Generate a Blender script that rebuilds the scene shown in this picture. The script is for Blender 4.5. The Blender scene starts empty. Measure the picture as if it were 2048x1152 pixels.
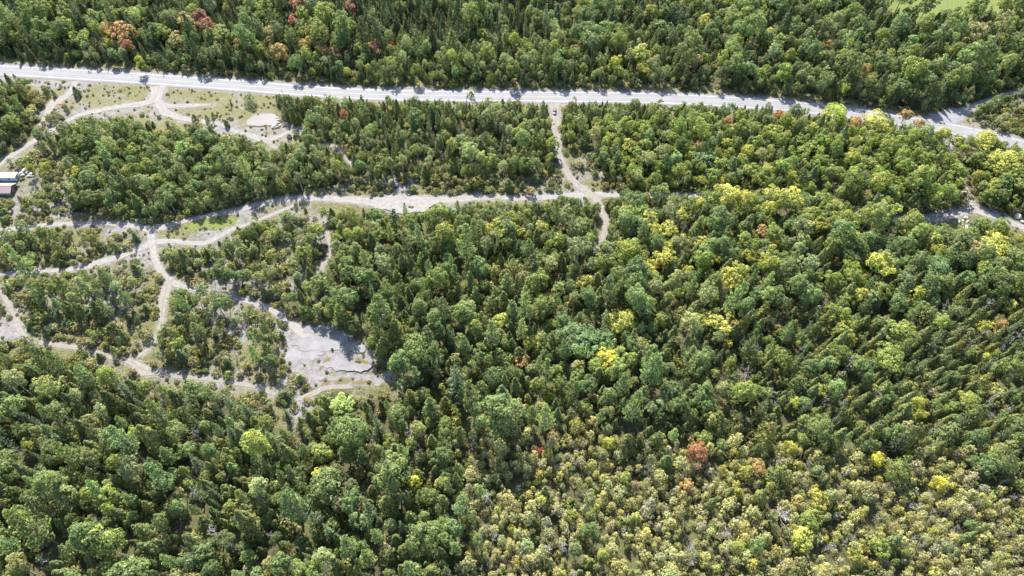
import bpy, bmesh, math, random
import numpy as np
from mathutils import Vector, Matrix

# ------------------------------------------------------------------ camera, sky, sun, exposure
SC = bpy.context.scene
COL = SC.collection
H = 235.0                       # drone height in metres
PITCH = math.radians(53.0)      # degrees below the horizon
FPX = 1365.0                    # focal length in pixels of the 2048 px wide photograph

cam_d = bpy.data.cameras.new("camera")
cam_d.sensor_width = 36.0
cam_d.lens = 36.0 * FPX / 2048.0
cam_d.clip_start = 1.0
cam_d.clip_end = 9000.0
cam = bpy.data.objects.new("camera", cam_d)
cam.location = (0, 0, H)
cam.rotation_euler = (math.pi / 2 - PITCH, 0, 0)
COL.objects.link(cam)
SC.camera = cam

SUN_EL, SUN_AZ = math.radians(46.0), math.radians(-14.0)    # azimuth from +Y towards +X
world = bpy.data.worlds.new("World")
SC.world = world
world.use_nodes = True
wn, wl = world.node_tree.nodes, world.node_tree.links
bg = wn["Background"]
sky = wn.new("ShaderNodeTexSky")
sky.sky_type = 'NISHITA'
sky.sun_disc = False
sky.sun_elevation = SUN_EL
sky.sun_rotation = SUN_AZ
wl.new(sky.outputs[0], bg.inputs[0])
bg.inputs[1].default_value = 0.12

sun_d = bpy.data.lights.new("sun", 'SUN')
sun_d.energy = 4.6
sun_d.angle = math.radians(0.5)
sun_d.color = (1.0, 0.965, 0.915)
sun = bpy.data.objects.new("sun", sun_d)
sdir = Vector((math.sin(SUN_AZ) * math.cos(SUN_EL), math.cos(SUN_AZ) * math.cos(SUN_EL), math.sin(SUN_EL)))
sun.rotation_euler = sdir.to_track_quat('Z', 'Y').to_euler()
sun.location = sdir * 400
COL.objects.link(sun)

vs = SC.view_settings
vs.view_transform = 'Standard'
vs.look = 'None'
vs.exposure = 2.08
vs.gamma = 1.0
vs.use_curve_mapping = False
SC.cycles.max_bounces = 6
SC.cycles.diffuse_bounces = 4
SC.cycles.transmission_bounces = 4
SC.cycles.caustics_reflective = False
SC.cycles.caustics_refractive = False
SC.cycles.sample_clamp_indirect = 4.0

# ------------------------------------------------------------------ survey: photo position -> place on the ground
SP, CP = math.sin(PITCH), math.cos(PITCH)

def ground(px, py, z=0.0):
    dx, dy = (px - 1024.0) / FPX, -(py - 576.0) / FPX
    d = (dx, dy * SP + CP, dy * CP - SP)
    t = (z - H) / d[2]
    return np.array((d[0] * t, d[1] * t))

def gpts(pts):
    return np.array([ground(*p) for p in pts])

def project(x, y, z=0.0):
    x, y = np.asarray(x, float), np.asarray(y, float)
    dz = z - H
    depth = y * CP - dz * SP
    up = y * SP + dz * CP
    return 1024 + FPX * x / depth, 576 - FPX * up / depth, depth

def mpp(px, py, z=0.0):
    g = ground(px, py, z)
    return (g[1] * CP + (H - z) * SP) / FPX

RNG = np.random.default_rng(11)
random.seed(5)

def inpoly(x, y, poly):
    poly = np.asarray(poly, float)
    x, y = np.asarray(x, float), np.asarray(y, float)
    ins = np.zeros(x.shape, bool)
    n = len(poly)
    j = n - 1
    for i in range(n):
        xi, yi = poly[i]
        xj, yj = poly[j]
        c = ((yi > y) != (yj > y))
        if yi != yj:
            ins ^= c & (x < (xj - xi) * (y - yi) / (yj - yi) + xi)
        j = i
    return ins

def hash2(ix, iy, seed):
    n = (ix.astype(np.int64) * 374761393 + iy.astype(np.int64) * 668265263 + seed * 974711) & 0x7fffffff
    n = ((n ^ (n >> 13)) * 1274126177) & 0x7fffffff
    return ((n ^ (n >> 16)) & 0xffff) / 65535.0

def vnoise(x, y, scale, seed=0):
    x, y = np.asarray(x, float) / scale, np.asarray(y, float) / scale
    ix, iy = np.floor(x), np.floor(y)
    fx, fy = x - ix, y - iy
    fx, fy = fx * fx * (3 - 2 * fx), fy * fy * (3 - 2 * fy)
    a, b = hash2(ix, iy, seed), hash2(ix + 1, iy, seed)
    c, d = hash2(ix, iy + 1, seed), hash2(ix + 1, iy + 1, seed)
    return (a * (1 - fx) + b * fx) * (1 - fy) + (c * (1 - fx) + d * fx) * fy

def fbm(x, y, scale, seed=0, octs=4):
    s, a, t = 0, 1.0, 0
    for k in range(octs):
        s = s + a * vnoise(x, y, scale / 2 ** k, seed + 17 * k)
        t += a
        a *= 0.55
    return s / t

def spline(pts, step=1.0):
    """smooth curve through rows of (x, y, ...), resampled every STEP metres"""
    P = np.asarray(pts, float)
    P = np.vstack([2 * P[0] - P[1], P, 2 * P[-1] - P[-2]])
    out = []
    for i in range(1, len(P) - 2):
        p0, p1, p2, p3 = P[i - 1], P[i], P[i + 1], P[i + 2]
        n = max(2, int(np.linalg.norm((p2 - p1)[:2]) / step))
        for k in range(n):
            t = k / n
            out.append(0.5 * (2 * p1 + (p2 - p0) * t + (2 * p0 - 5 * p1 + 4 * p2 - p3) * t * t + (3 * p1 - p0 - 3 * p2 + p3) * t ** 3))
    out.append(P[-2])
    return np.array(out)

def seg_dist(x, y, line, reach=30.0):
    """distance of many points to a sampled curve (rows x, y) -> dist, index"""
    x, y = np.asarray(x, float), np.asarray(y, float)
    best = np.full(x.shape, 1e9)
    lo, hi = line.min(0)[:2] - reach, line.max(0)[:2] + reach
    m = (x > lo[0]) & (x < hi[0]) & (y > lo[1]) & (y < hi[1])
    if m.any():
        xs, ys = x[m], y[m]
        b = np.full(xs.shape, 1e9)
        for c in range(0, len(line), 40):
            L = line[c:c + 40]
            d = (xs[:, None] - L[None, :, 0]) ** 2 + (ys[:, None] - L[None, :, 1]) ** 2
            b = np.minimum(b, d.min(1))
        best[m] = np.sqrt(b)
    return best

# ------------------------------------------------------------------ the surveyed lines and outlines (photo positions)
HIGHWAY = [(-260, 124), (-150, 131), (0, 140), (60, 143.5), (180, 150.5), (300, 158), (400, 165), (495, 172), (600, 180.5), (720, 187.8), (860, 191),
           (980, 192.3), (1100, 193.6), (1250, 195), (1348, 198), (1450, 203), (1556, 210), (1688, 224.6), (1830, 246), (1892, 256), (1960, 270), (2048, 292), (2200, 335), (2320, 372)]
# name, width in metres at each point, photo positions
TRAILS = [
    ("gravel_trail", [(-90, 480, 4.2), (0, 461, 4.2), (60, 455, 4), (108, 449, 3.6), (174, 447, 3.6), (215, 446, 3.6), (257, 450, 4), (290, 456, 4.5), (305, 459, 5), (347, 449, 4), (399, 436, 3.6), (469, 421, 4),
                      (538, 405, 4.5), (590, 397, 5), (640, 397, 5), (699, 400, 6), (760, 404, 9.5), (820, 401, 9), (884, 399, 6.5), (972, 395, 5), (1048, 396, 5), (1120, 392, 5), (1183, 389, 5.4), (1270, 390, 4), (1380, 391, 4),
                      (1521, 395, 4), (1640, 408, 3.8), (1740, 430, 3.8), (1834, 439, 4.2), (1890, 434, 5.5), (1938, 420, 6), (1975, 428, 5.5), (2008, 440, 5), (2048, 455, 5), (2140, 492, 5)]),
    ("driveway_trail", [(1106, 206, 11), (1109, 216, 7.5), (1111, 235, 6), (1112, 262, 5.4), (1115, 290, 4.6), (1122, 320, 4.2), (1135, 345, 4.4), (1156, 370, 5.5), (1180, 388, 6), (1200, 410, 4), (1211, 440, 3.6),
                        (1209, 462, 3.4), (1197, 495, 1.8), (1180, 528, 1.6)]),
    ("west_trail", [(303, 458, 4), (303, 470, 4.5), (300, 487, 5), (275, 500, 4), (243, 512, 4), (212, 521, 5), (194, 526, 5), (150, 536, 3.6), (104, 541, 3.2), (35, 545, 3), (0, 548, 3), (-80, 555, 3)]),
    ("loop_trail", [(303, 485, 4), (347, 484, 4), (385, 487, 3.6), (412, 486, 3.4), (434, 475, 3.2), (465, 458, 3), (490, 449, 2.4), (540, 430, 2.2), (590, 410, 2)]),
    ("south_trail", [(304, 484, 4), (307, 502, 3.6), (311, 522, 3.8), (322, 542, 4.2), (340, 560, 4.4), (365, 573, 3.8), (417, 584, 3.4), (451, 590, 3.4), (496, 602, 3.6), (542, 620, 3.8), (583, 647, 4), (606, 668, 5), (640, 690, 6)]),
    ("dirt_track", [(338, 560, 4), (332, 580, 7), (326, 606, 5), (323, 644, 3), (313, 675, 2.6), (287, 706, 2.2), (245, 722, 2)]),
    ("lower_trail", [(-40, 545, 2.8), (0, 583, 2.8), (17, 609, 2.6), (31, 637, 2.6), (42, 665, 3.2), (66, 682, 3), (121, 691, 2.8), (174, 699, 2.8), (226, 715, 2.8), (262, 723, 3.4), (285, 738, 7), (310, 745, 4), (347, 751, 2.8),
                     (417, 758, 2.6), (486, 769, 2.6), (525, 778, 2.4), (580, 800, 2.2), (620, 790, 3), (650, 776, 3.2), (700, 772, 2.4)]),
    ("entrance_trail", [(318, 172, 16), (316, 184, 12), (308, 198, 9), (288, 207, 7), (243, 213, 5.4), (191, 222, 5), (156, 231, 4.5), (132, 243, 4), (90, 267, 4.2), (52, 292, 4.4), (0, 326, 4.6), (-60, 365, 4.6)]),
    ("spur_trail", [(312, 200, 7), (330, 211, 6), (352, 212, 5), (380, 211, 4.2), (416, 210, 2.6)]),
    ("pond_trail", [(314, 206, 7), (338, 228, 7), (382, 240, 5), (434, 248, 4), (469, 262, 4), (503, 271, 4.5), (533, 279, 7), (556, 273, 4), (580, 264, 3.4), (606, 253, 2.6)]),
    ("stand_trail", [(533, 277, 4), (550, 296, 2.4), (580, 300, 1.8), (640, 291, 4), (668, 295, 3.2), (689, 309, 3), (700, 330, 2)]),
    ("foot_trail", [(652, 425, 1.6), (650, 446, 1.6), (656, 470, 2), (662, 490, 4.5), (655, 515, 3), (640, 545, 2)]),
    ("gravel_lane", [(152, 163, 6), (146, 176, 4.5), (136, 191, 6), (115, 202, 8), (103, 212, 7), (92, 232, 3), (70, 262, 3)]),
    ("side_driveway", [(1898, 258, 9), (1898, 270, 5.5), (1897, 290, 4.6), (1902, 312, 2.4), (1916, 345, 2.0), (1932, 380, 2.2), (1940, 410, 5)]),
]
SIDE_ROAD = [(1878, 244, 16), (1890, 238, 11), (1908, 230, 6.4), (1938, 218, 4.6), (1970, 205, 4.2), (2010, 192, 3.2), (2060, 176, 3), (2120, 156, 3)]
POND = [(494, 246), (498, 239), (511, 231), (526, 228), (549, 228), (555, 235), (555, 245), (549, 251), (531, 250.5), (511, 252.5), (496, 251)]
SLABS = [
    [(582, 689), (592, 678), (611, 672), (636, 674), (658, 670), (688, 668), (707, 685), (727, 692), (729, 704), (703, 703), (690, 709), (680, 703), (660, 703), (640, 705), (610, 702)],
    [(568, 719), (574, 705), (590, 700), (610, 703), (645, 706), (652, 709), (636, 712), (625, 720), (611, 723), (592, 720), (584, 725), (570, 724)],
    [(634, 732), (650, 727), (666, 724), (672, 714), (690, 711), (704, 720), (722, 729), (745, 730), (744, 736), (731, 742), (716, 746), (690, 741), (672, 740), (650, 737)],
    [(640, 752), (652, 749), (652, 756), (644, 762), (634, 757)],
    [(606, 658), (616, 654), (624, 657), (631, 655), (634, 659), (626, 665), (614, 667), (606, 663)],
]
MOSS = [
    [(630, 728), (636, 715), (655, 711), (668, 716), (660, 724), (642, 727), (634, 740), (700, 746), (745, 742), (780, 735), (776, 745), (740, 752), (660, 748), (628, 745)],
    [(706, 716), (722, 712), (748, 722), (772, 716), (778, 740), (752, 738), (744, 728), (722, 727)],
    [(626, 764), (650, 758), (700, 760), (745, 762), (740, 768), (700, 772), (660, 770), (630, 768)],
    [(120, 442), (150, 436), (185, 432), (188, 440), (160, 448), (120, 448)],
    [(492, 620), (512, 618), (530, 626), (512, 632), (495, 632)],
]
# open ground: no trees of the forest here
CLEARINGS = [
    [(-40, 157), (80, 160), (150, 160), (330, 172), (545, 186), (548, 232), (566, 240), (612, 262), (600, 285), (540, 300), (470, 272), (430, 262), (345, 262), (330, 282), (300, 282), (270, 240), (215, 236), (165, 240), (100, 284), (62, 300), (20, 330), (-60, 380), (-90, 350), (20, 300), (80, 262), (118, 240), (100, 218), (92, 192), (50, 172), (-40, 172)],
    [(90, 425), (190, 425), (300, 440), (420, 425), (520, 402), (560, 392), (640, 378), (760, 372), (880, 376), (1000, 386), (1110, 380), (1130, 368), (1180, 380), (1300, 385), (1520, 388), (1520, 399), (1200, 400), (1190, 412), (1130, 412), (1050, 410), (980, 416), (900, 420), (850, 436), (760, 432), (690, 432), (660, 440), (640, 470), (620, 450), (570, 440), (520, 436), (480, 455), (440, 492), (345, 494), (335, 530), (372, 568), (430, 578), (500, 596), (560, 612), (610, 640), (660, 650), (735, 690), (745, 715), (775, 725), (805, 770), (770, 790), (640, 792), (600, 870), (580, 850), (585, 800), (540, 784), (556, 755), (575, 735), (560, 700), (586, 680), (560, 650), (500, 625), (440, 600), (350, 590), (340, 640), (325, 690), (300, 730), (340, 755), (540, 780), (520, 790), (300, 768), (240, 735), (150, 705), (60, 692), (20, 660), (-10, 600), (-20, 570), (10, 570), (40, 640), (75, 672), (230, 700), (300, 650), (300, 600), (325, 570), (290, 520), (240, 530), (160, 545), (0, 556), (-40, 556), (-40, 540), (100, 530), (190, 510), (270, 480), (250, 462), (100, 462), (0, 470), (-60, 480), (-60, 440)],
    [(1090, 205), (1128, 205), (1124, 250), (1124, 290), (1145, 340), (1180, 378), (1120, 372), (1108, 320), (1100, 280), (1100, 230)],
    [(1185, 405), (1208, 405), (1222, 440), (1215, 475), (1200, 500), (1190, 500), (1195, 460)],
    [(1835, 432), (1920, 408), (1928, 398), (1948, 398), (1960, 412), (2048, 435), (2100, 470), (2100, 490), (2030, 470), (1960, 440), (1940, 460), (1905, 465), (1890, 448), (1835, 450)],
    [(1888, 262), (1906, 262), (1906, 308), (1892, 308)],
    [(1880, 242), (1925, 220), (1975, 198), (1980, 206), (1932, 238), (1940, 250), (2060, 282), (2060, 300), (1930, 262)],
    [(-60, 335), (48, 330), (72, 350), (60, 372), (36, 400), (-60, 410)],
]
SHRUBBY = [
    [(-60, 300), (90, 290), (145, 330), (150, 420), (60, 440), (-60, 440)],   # scrub with scattered small trees
    [(-60, 380), (60, 360), (90, 400), (130, 440), (300, 460), (540, 420), (660, 430), (650, 560), (560, 600), (480, 600), (540, 650), (580, 700), (560, 790), (590, 880), (540, 850), (440, 800), (300, 790), (180, 740), (60, 710), (-60, 700)],
    [(640, 375), (760, 355), (1000, 360), (1140, 350), (1120, 385), (800, 395), (640, 395)],
    [(1130, 290), (1200, 300), (1210, 385), (1160, 375), (1125, 320)],
    [(60, 170), (200, 165), (330, 190), (540, 200), (600, 270), (540, 320), (430, 280), (230, 250), (100, 270), (60, 230)],
    [(1935, 240), (2060, 190), (2060, 285), (1960, 258)],
]
FIELD = [(1735, -60), (1768, 10), (1800, 44), (1870, 49), (1940, 40), (2000, 32), (2060, 22), (2200, 0), (2300, -90), (1700, -90)]
LUSH = [[(360, 452), (420, 432), (475, 432), (470, 448), (430, 462), (370, 462)]]

WAY = spline(np.c_[gpts(HIGHWAY)], 2.0)
LINES = []
for nm, pts in TRAILS:
    g = np.c_[gpts([(p[0], p[1]) for p in pts]), [p[2] * 0.74 for p in pts]]
    LINES.append((nm, spline(g, 1.0)))
SIDE = spline(np.c_[gpts([(p[0], p[1]) for p in SIDE_ROAD]), [p[2] for p in SIDE_ROAD]], 1.0)

def near_ways(x, y):
    """signed clearance in metres from the highway and from any trail edge"""
    dh = seg_dist(x, y, WAY, 40) - 6.4
    ds = np.full(np.shape(x), 1e9)
    for nm, L in LINES + [("side", SIDE)]:
        for c in range(0, len(L), 12):
            seg = L[c:c + 13]
            d = seg_dist(x, y, seg, 25) - seg[:, 2].mean() / 2
            ds = np.minimum(ds, d)
    return dh, ds

def relief(x, y):
    """gentle unevenness of the ground"""
    x, y = np.asarray(x, float), np.asarray(y, float)
    return 0.22 * np.sin(x / 17 + 1.3) * np.cos(y / 21 + 0.4) + 0.16 * np.sin(x / 9.5 - y / 13 + 2.0) + 0.06 * np.sin(y / 7 + x / 15)

def relief_at(x, y):
    return relief(x, y) * np.clip((seg_dist(np.atleast_1d(x), np.atleast_1d(y), WAY, 40) - 6) / 14, 0, 1)

# ------------------------------------------------------------------ node helpers
def new_mat(name):
    m = bpy.data.materials.new(name)
    m.use_nodes = True
    nt = m.node_tree
    b = nt.nodes["Principled BSDF"]
    return m, nt, b

def N(nt, kind, **kw):
    n = nt.nodes.new(kind)
    for k, v in kw.items():
        setattr(n, k, v)
    return n

def noise(nt, scale, detail=4, rough=0.6, vec=None):
    n = N(nt, "ShaderNodeTexNoise")
    n.inputs["Scale"].default_value = scale
    n.inputs["Detail"].default_value = detail
    n.inputs["Roughness"].default_value = rough
    if vec is not None:
        nt.links.new(vec, n.inputs["Vector"])
    return n.outputs["Fac"]

def ramp(nt, fac, stops):
    r = N(nt, "ShaderNodeValToRGB")
    el = r.color_ramp.elements
    el[0].position, el[0].color = stops[0][0], (*stops[0][1], 1)
    el[1].position, el[1].color = stops[-1][0], (*stops[-1][1], 1)
    for p, c in stops[1:-1]:
        e = el.new(p)
        e.color = (*c, 1)
    nt.links.new(fac, r.inputs[0])
    return r.outputs[0]

def mix(nt, fac, a, b, mode='MIX'):
    m = N(nt, "ShaderNodeMix", data_type='RGBA', blend_type=mode)
    for sock, v in ((m.inputs[0], fac), (m.inputs[6], a), (m.inputs[7], b)):
        if hasattr(v, "is_linked"):
            nt.links.new(v, sock)
        elif isinstance(v, (int, float)):
            sock.default_value = v
        else:
            sock.default_value = (*v, 1)
    return m.outputs[2]

def math_(nt, op, a, b=None, clamp=False):
    m = N(nt, "ShaderNodeMath", operation=op, use_clamp=clamp)
    for i, v in enumerate((a, b)):
        if v is None:
            continue
        if hasattr(v, "is_linked"):
            nt.links.new(v, m.inputs[i])
        else:
            m.inputs[i].default_value = v
    return m.outputs[0]

def bump(nt, height, bsdf, strength=0.4, dist=0.1):
    b = N(nt, "ShaderNodeBump")
    b.inputs["Strength"].default_value = strength
    b.inputs["Distance"].default_value = dist
    nt.links.new(height, b.inputs["Height"])
    nt.links.new(b.outputs[0], bsdf.inputs["Normal"])

def geo_pos(nt):
    return N(nt, "ShaderNodeNewGeometry").outputs["Position"]

def plain(name, col, rough=0.6, metal=0.0, var=0.12, scale=3.0):
    m, nt, b = new_mat(name)
    p = geo_pos(nt)
    n = noise(nt, scale, 4, 0.6, p)
    c = ramp(nt, n, [(0.3, tuple(v * (1 - var) for v in col)), (0.7, tuple(min(1, v * (1 + var)) for v in col))])
    nt.links.new(c, b.inputs["Base Color"])
    b.inputs["Roughness"].default_value = rough
    b.inputs["Metallic"].default_value = metal
    return m

# ------------------------------------------------------------------ materials
def make_foliage():
    m, nt, b = new_mat("foliage")
    tint = N(nt, "ShaderNodeAttribute", attribute_type='INSTANCER', attribute_name="tint").outputs["Color"]
    top = N(nt, "ShaderNodeAttribute", attribute_type='INSTANCER', attribute_name="turn").outputs["Color"]
    lf = N(nt, "ShaderNodeAttribute", attribute_type='GEOMETRY', attribute_name="leaf")
    sep = N(nt, "ShaderNodeSeparateColor")
    nt.links.new(lf.outputs["Color"], sep.inputs[0])
    rnd, outer, clump = sep.outputs[0], sep.outputs[1], sep.outputs[2]
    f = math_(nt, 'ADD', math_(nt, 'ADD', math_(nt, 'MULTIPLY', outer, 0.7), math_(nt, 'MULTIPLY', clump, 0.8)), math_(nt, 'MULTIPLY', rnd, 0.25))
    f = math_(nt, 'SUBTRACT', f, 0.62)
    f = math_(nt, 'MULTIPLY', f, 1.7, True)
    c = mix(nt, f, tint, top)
    v = math_(nt, 'ADD', math_(nt, 'MULTIPLY', rnd, 0.6), 0.66)
    v = math_(nt, 'MULTIPLY', v, math_(nt, 'ADD', math_(nt, 'MULTIPLY', clump, 0.4), 0.78))
    vv = N(nt, "ShaderNodeCombineColor")
    for i in range(3):
        nt.links.new(v, vv.inputs[i])
    c = mix(nt, 1.0, c, vv.outputs[0], 'MULTIPLY')
    nt.links.new(c, b.inputs["Base Color"])
    b.inputs["Roughness"].default_value = 0.55
    b.inputs["Specular IOR Level"].default_value = 0.15
    tr = N(nt, "ShaderNodeBsdfTranslucent")
    c2 = mix(nt, 1.0, c, (1.1, 1.2, 0.65), 'MULTIPLY')
    nt.links.new(c2, tr.inputs[0])
    ms = N(nt, "ShaderNodeMixShader")
    ms.inputs[0].default_value = 0.42
    nt.links.new(b.outputs[0], ms.inputs[1])
    nt.links.new(tr.outputs[0], ms.inputs[2])
    nt.links.new(ms.outputs[0], nt.nodes["Material Output"].inputs[0])
    return m

FOLIAGE = make_foliage()
BARK = plain("bark", (0.115, 0.09, 0.07), 0.9, var=0.35, scale=6)
PALE_BARK = plain("pale_bark", (0.34, 0.32, 0.27), 0.85, var=0.3, scale=5)
GREY_WOOD = plain("grey_dead_wood", (0.225, 0.205, 0.185), 0.9, var=0.25, scale=4)

def make_ground():
    m, nt, b = new_mat("forest_ground")
    p = geo_pos(nt)
    at = N(nt, "ShaderNodeAttribute", attribute_type='GEOMETRY', attribute_name="cover")
    sep = N(nt, "ShaderNodeSeparateColor")
    nt.links.new(at.outputs["Color"], sep.inputs[0])
    n1 = noise(nt, 0.35, 6, 0.65, p)
    n2 = noise(nt, 1.7, 5, 0.7, p)
    n3 = noise(nt, 0.09, 4, 0.6, p)
    nm = math_(nt, 'ADD', math_(nt, 'MULTIPLY', n1, 0.5), math_(nt, 'MULTIPLY', n2, 0.5))
    litter = ramp(nt, n2, [(0.3, (0.024, 0.021, 0.013)), (0.5, (0.045, 0.040, 0.022)), (0.7, (0.08, 0.068, 0.045))])
    green = ramp(nt, n2, [(0.28, (0.034, 0.042, 0.014)), (0.55, (0.068, 0.074, 0.027)), (0.75, (0.11, 0.10, 0.048))])
    litter = mix(nt, math_(nt, 'MULTIPLY', math_(nt, 'SUBTRACT', n3, 0.38), 4.0, True), litter, green)
    dry = ramp(nt, n2, [(0.28, (0.046, 0.048, 0.018)), (0.5, (0.095, 0.089, 0.040)), (0.72, (0.163, 0.143, 0.081))])
    lush = ramp(nt, n2, [(0.28, (0.051, 0.066, 0.017)), (0.55, (0.098, 0.115, 0.032)), (0.75, (0.149, 0.153, 0.058))])
    moss = ramp(nt, n1, [(0.3, (0.051, 0.043, 0.014)), (0.5, (0.085, 0.068, 0.020)), (0.7, (0.123, 0.104, 0.053))])
    stone = ramp(nt, nm, [(0.34, (0.076, 0.070, 0.065)), (0.5, (0.128, 0.120, 0.115)), (0.66, (0.182, 0.174, 0.169))])
    def soft(v, n, k=3.0):
        t = math_(nt, 'ADD', v, math_(nt, 'MULTIPLY', math_(nt, 'SUBTRACT', n, 0.5), 1.1))
        return math_(nt, 'MULTIPLY', math_(nt, 'SUBTRACT', t, 0.5 - 0.5 / k), k, True)
    c = mix(nt, soft(sep.outputs[1], nm), litter, dry)
    c = mix(nt, soft(sep.outputs[2], nm), c, lush)
    c = mix(nt, soft(sep.outputs[0], nm, 2.2), c, stone)
    c = mix(nt, soft(at.outputs['Alpha'], nm, 2.5), c, moss)
    nt.links.new(c, b.inputs["Base Color"])
    b.inputs["Roughness"].default_value = 0.95
    b.inputs["Specular IOR Level"].default_value = 0.1
    bump(nt, n2, b, 0.8, 0.35)
    return m

def make_gravel(name, lo, hi, edge, rut):
    m, nt, b = new_mat(name)
    p = geo_pos(nt)
    at = N(nt, "ShaderNodeAttribute", attribute_type='GEOMETRY', attribute_name="across")
    sep = N(nt, "ShaderNodeSeparateColor")
    nt.links.new(at.outputs["Color"], sep.inputs[0])
    n1 = noise(nt, 0.5, 6, 0.65, p)
    n2 = noise(nt, 3.0, 4, 0.7, p)
    c = ramp(nt, n1, [(0.3, lo), (0.7, hi)])
    c = mix(nt, math_(nt, 'MULTIPLY', n2, 0.35), c, tuple(v * 0.75 for v in lo))
    # worn wheel tracks and a thin grassy crown between them and at the rim
    r = math_(nt, 'MULTIPLY', math_(nt, 'SUBTRACT', math_(nt, 'ADD', sep.outputs[1], math_(nt, 'MULTIPLY', n1, 0.8)), 0.85), 2.0, True)
    c = mix(nt, math_(nt, 'MULTIPLY', r, rut), c, (0.11, 0.10, 0.062))
    e = math_(nt, 'MULTIPLY', math_(nt, 'SUBTRACT', math_(nt, 'ADD', sep.outputs[0], math_(nt, 'MULTIPLY', n1, 1.0)), 1.1), 2.2, True)
    c = mix(nt, e, c, edge)
    nt.links.new(c, b.inputs["Base Color"])
    b.inputs["Roughness"].default_value = 0.95
    b.inputs["Specular IOR Level"].default_value = 0.1
    bump(nt, n2, b, 0.5, 0.08)
    return m

GROUND = make_ground()
GRAVEL = make_gravel("limestone_gravel", (0.130, 0.120, 0.108), (0.207, 0.194, 0.180), (0.102, 0.092, 0.070), 0.344)
TRACK = make_gravel("worn_track", (0.119, 0.105, 0.089), (0.193, 0.175, 0.154), (0.090, 0.079, 0.052), 0.8)

def make_asphalt():
    m, nt, b = new_mat("old_asphalt")
    at = N(nt, "ShaderNodeAttribute", attribute_type='GEOMETRY', attribute_name="across")
    sep = N(nt, "ShaderNodeSeparateColor")
    nt.links.new(at.outputs["Color"], sep.inputs[0])
    p = geo_pos(nt)
    n1 = noise(nt, 0.12, 4, 0.6, p)
    n2 = noise(nt, 5.0, 4, 0.7, p)
    mp = N(nt, "ShaderNodeMapping")
    mp.inputs["Scale"].default_value = (0.02, 2.2, 1)
    nt.links.new(p, mp.inputs[0])
    n3 = noise(nt, 1.0, 3, 0.5, mp.outputs[0])
    c = ramp(nt, n1, [(0.3, (0.120, 0.118, 0.120)), (0.7, (0.154, 0.152, 0.154))])
    c = mix(nt, math_(nt, 'MULTIPLY', n2, 0.3), c, (0.098, 0.097, 0.099))
    c = mix(nt, math_(nt, 'MULTIPLY', math_(nt, 'SUBTRACT', n3, 0.45), 1.6, True), c, (0.092, 0.092, 0.095))
    c = mix(nt, math_(nt, 'MULTIPLY', sep.outputs[1], 0.5), c, (0.142, 0.140, 0.142))
    nt.links.new(c, b.inputs["Base Color"])
    b.inputs["Roughness"].default_value = 0.85
    b.inputs["Specular IOR Level"].default_value = 0.2
    bump(nt, n2, b, 0.2, 0.02)
    return m

ASPHALT = make_asphalt()

def worn_paint(name, col):
    m, nt, b = new_mat(name)
    n = noise(nt, 1.3, 5, 0.7, geo_pos(nt))
    c = ramp(nt, n, [(0.3, tuple(v * 0.62 for v in col)), (0.55, col)])
    nt.links.new(c, b.inputs["Base Color"])
    b.inputs["Roughness"].default_value = 0.6
    return m

WHITE_PAINT = worn_paint("white_road_paint", (0.40, 0.40, 0.41))
YELLOW_PAINT = worn_paint("yellow_road_paint", (0.24, 0.19, 0.10))

def make_rock(name, a, bb, c3):
    m, nt, b = new_mat(name)
    p = geo_pos(nt)
    n1 = noise(nt, 0.22, 6, 0.68, p)
    n2 = noise(nt, 1.6, 6, 0.7, p)
    v = N(nt, "ShaderNodeTexVoronoi", feature='DISTANCE_TO_EDGE')
    v.inputs["Scale"].default_value = 0.16
    wv = N(nt, "ShaderNodeVectorMath", operation='ADD')
    nn = N(nt, "ShaderNodeTexNoise")
    nn.inputs["Scale"].default_value = 0.3
    nt.links.new(p, nn.inputs["Vector"])
    sc = N(nt, "ShaderNodeVectorMath", operation='SCALE')
    sc.inputs["Scale"].default_value = 5.0
    nt.links.new(nn.outputs["Color"], sc.inputs[0])
    nt.links.new(p, wv.inputs[0])
    nt.links.new(sc.outputs[0], wv.inputs[1])
    nt.links.new(wv.outputs[0], v.inputs["Vector"])
    c = ramp(nt, n1, [(0.32, a), (0.5, bb), (0.7, c3)])
    c = mix(nt, math_(nt, 'MULTIPLY', n2, 0.45), c, tuple(x * 0.72 for x in a))
    crack = math_(nt, 'SUBTRACT', 1.0, math_(nt, 'MULTIPLY', v.outputs["Distance"], 22.0, True), True)
    c = mix(nt, math_(nt, 'MULTIPLY', crack, 0.22), c, (0.11, 0.10, 0.078))
    nt.links.new(c, b.inputs["Base Color"])
    b.inputs["Roughness"].default_value = 0.92
    b.inputs["Specular IOR Level"].default_value = 0.15
    bump(nt, n2, b, 0.5, 0.12)
    return m

ROCK = make_rock("pale_limestone", (0.115, 0.110, 0.110), (0.148, 0.141, 0.142), (0.183, 0.178, 0.178))
BOULDER = make_rock("white_boulder_stone", (0.230, 0.219, 0.206), (0.289, 0.279, 0.264), (0.357, 0.348, 0.332))

def make_water():
    m, nt, b = new_mat("silty_pond_water")
    n = noise(nt, 0.25, 4, 0.6, geo_pos(nt))
    c = ramp(nt, n, [(0.3, (0.082, 0.078, 0.068)), (0.7, (0.10, 0.095, 0.085))])
    nt.links.new(c, b.inputs["Base Color"])
    b.inputs["Roughness"].default_value = 0.12
    n2 = noise(nt, 2.0, 3, 0.5, geo_pos(nt))
    bump(nt, n2, b, 0.06, 0.03)
    return m

WATER = make_water()

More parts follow.
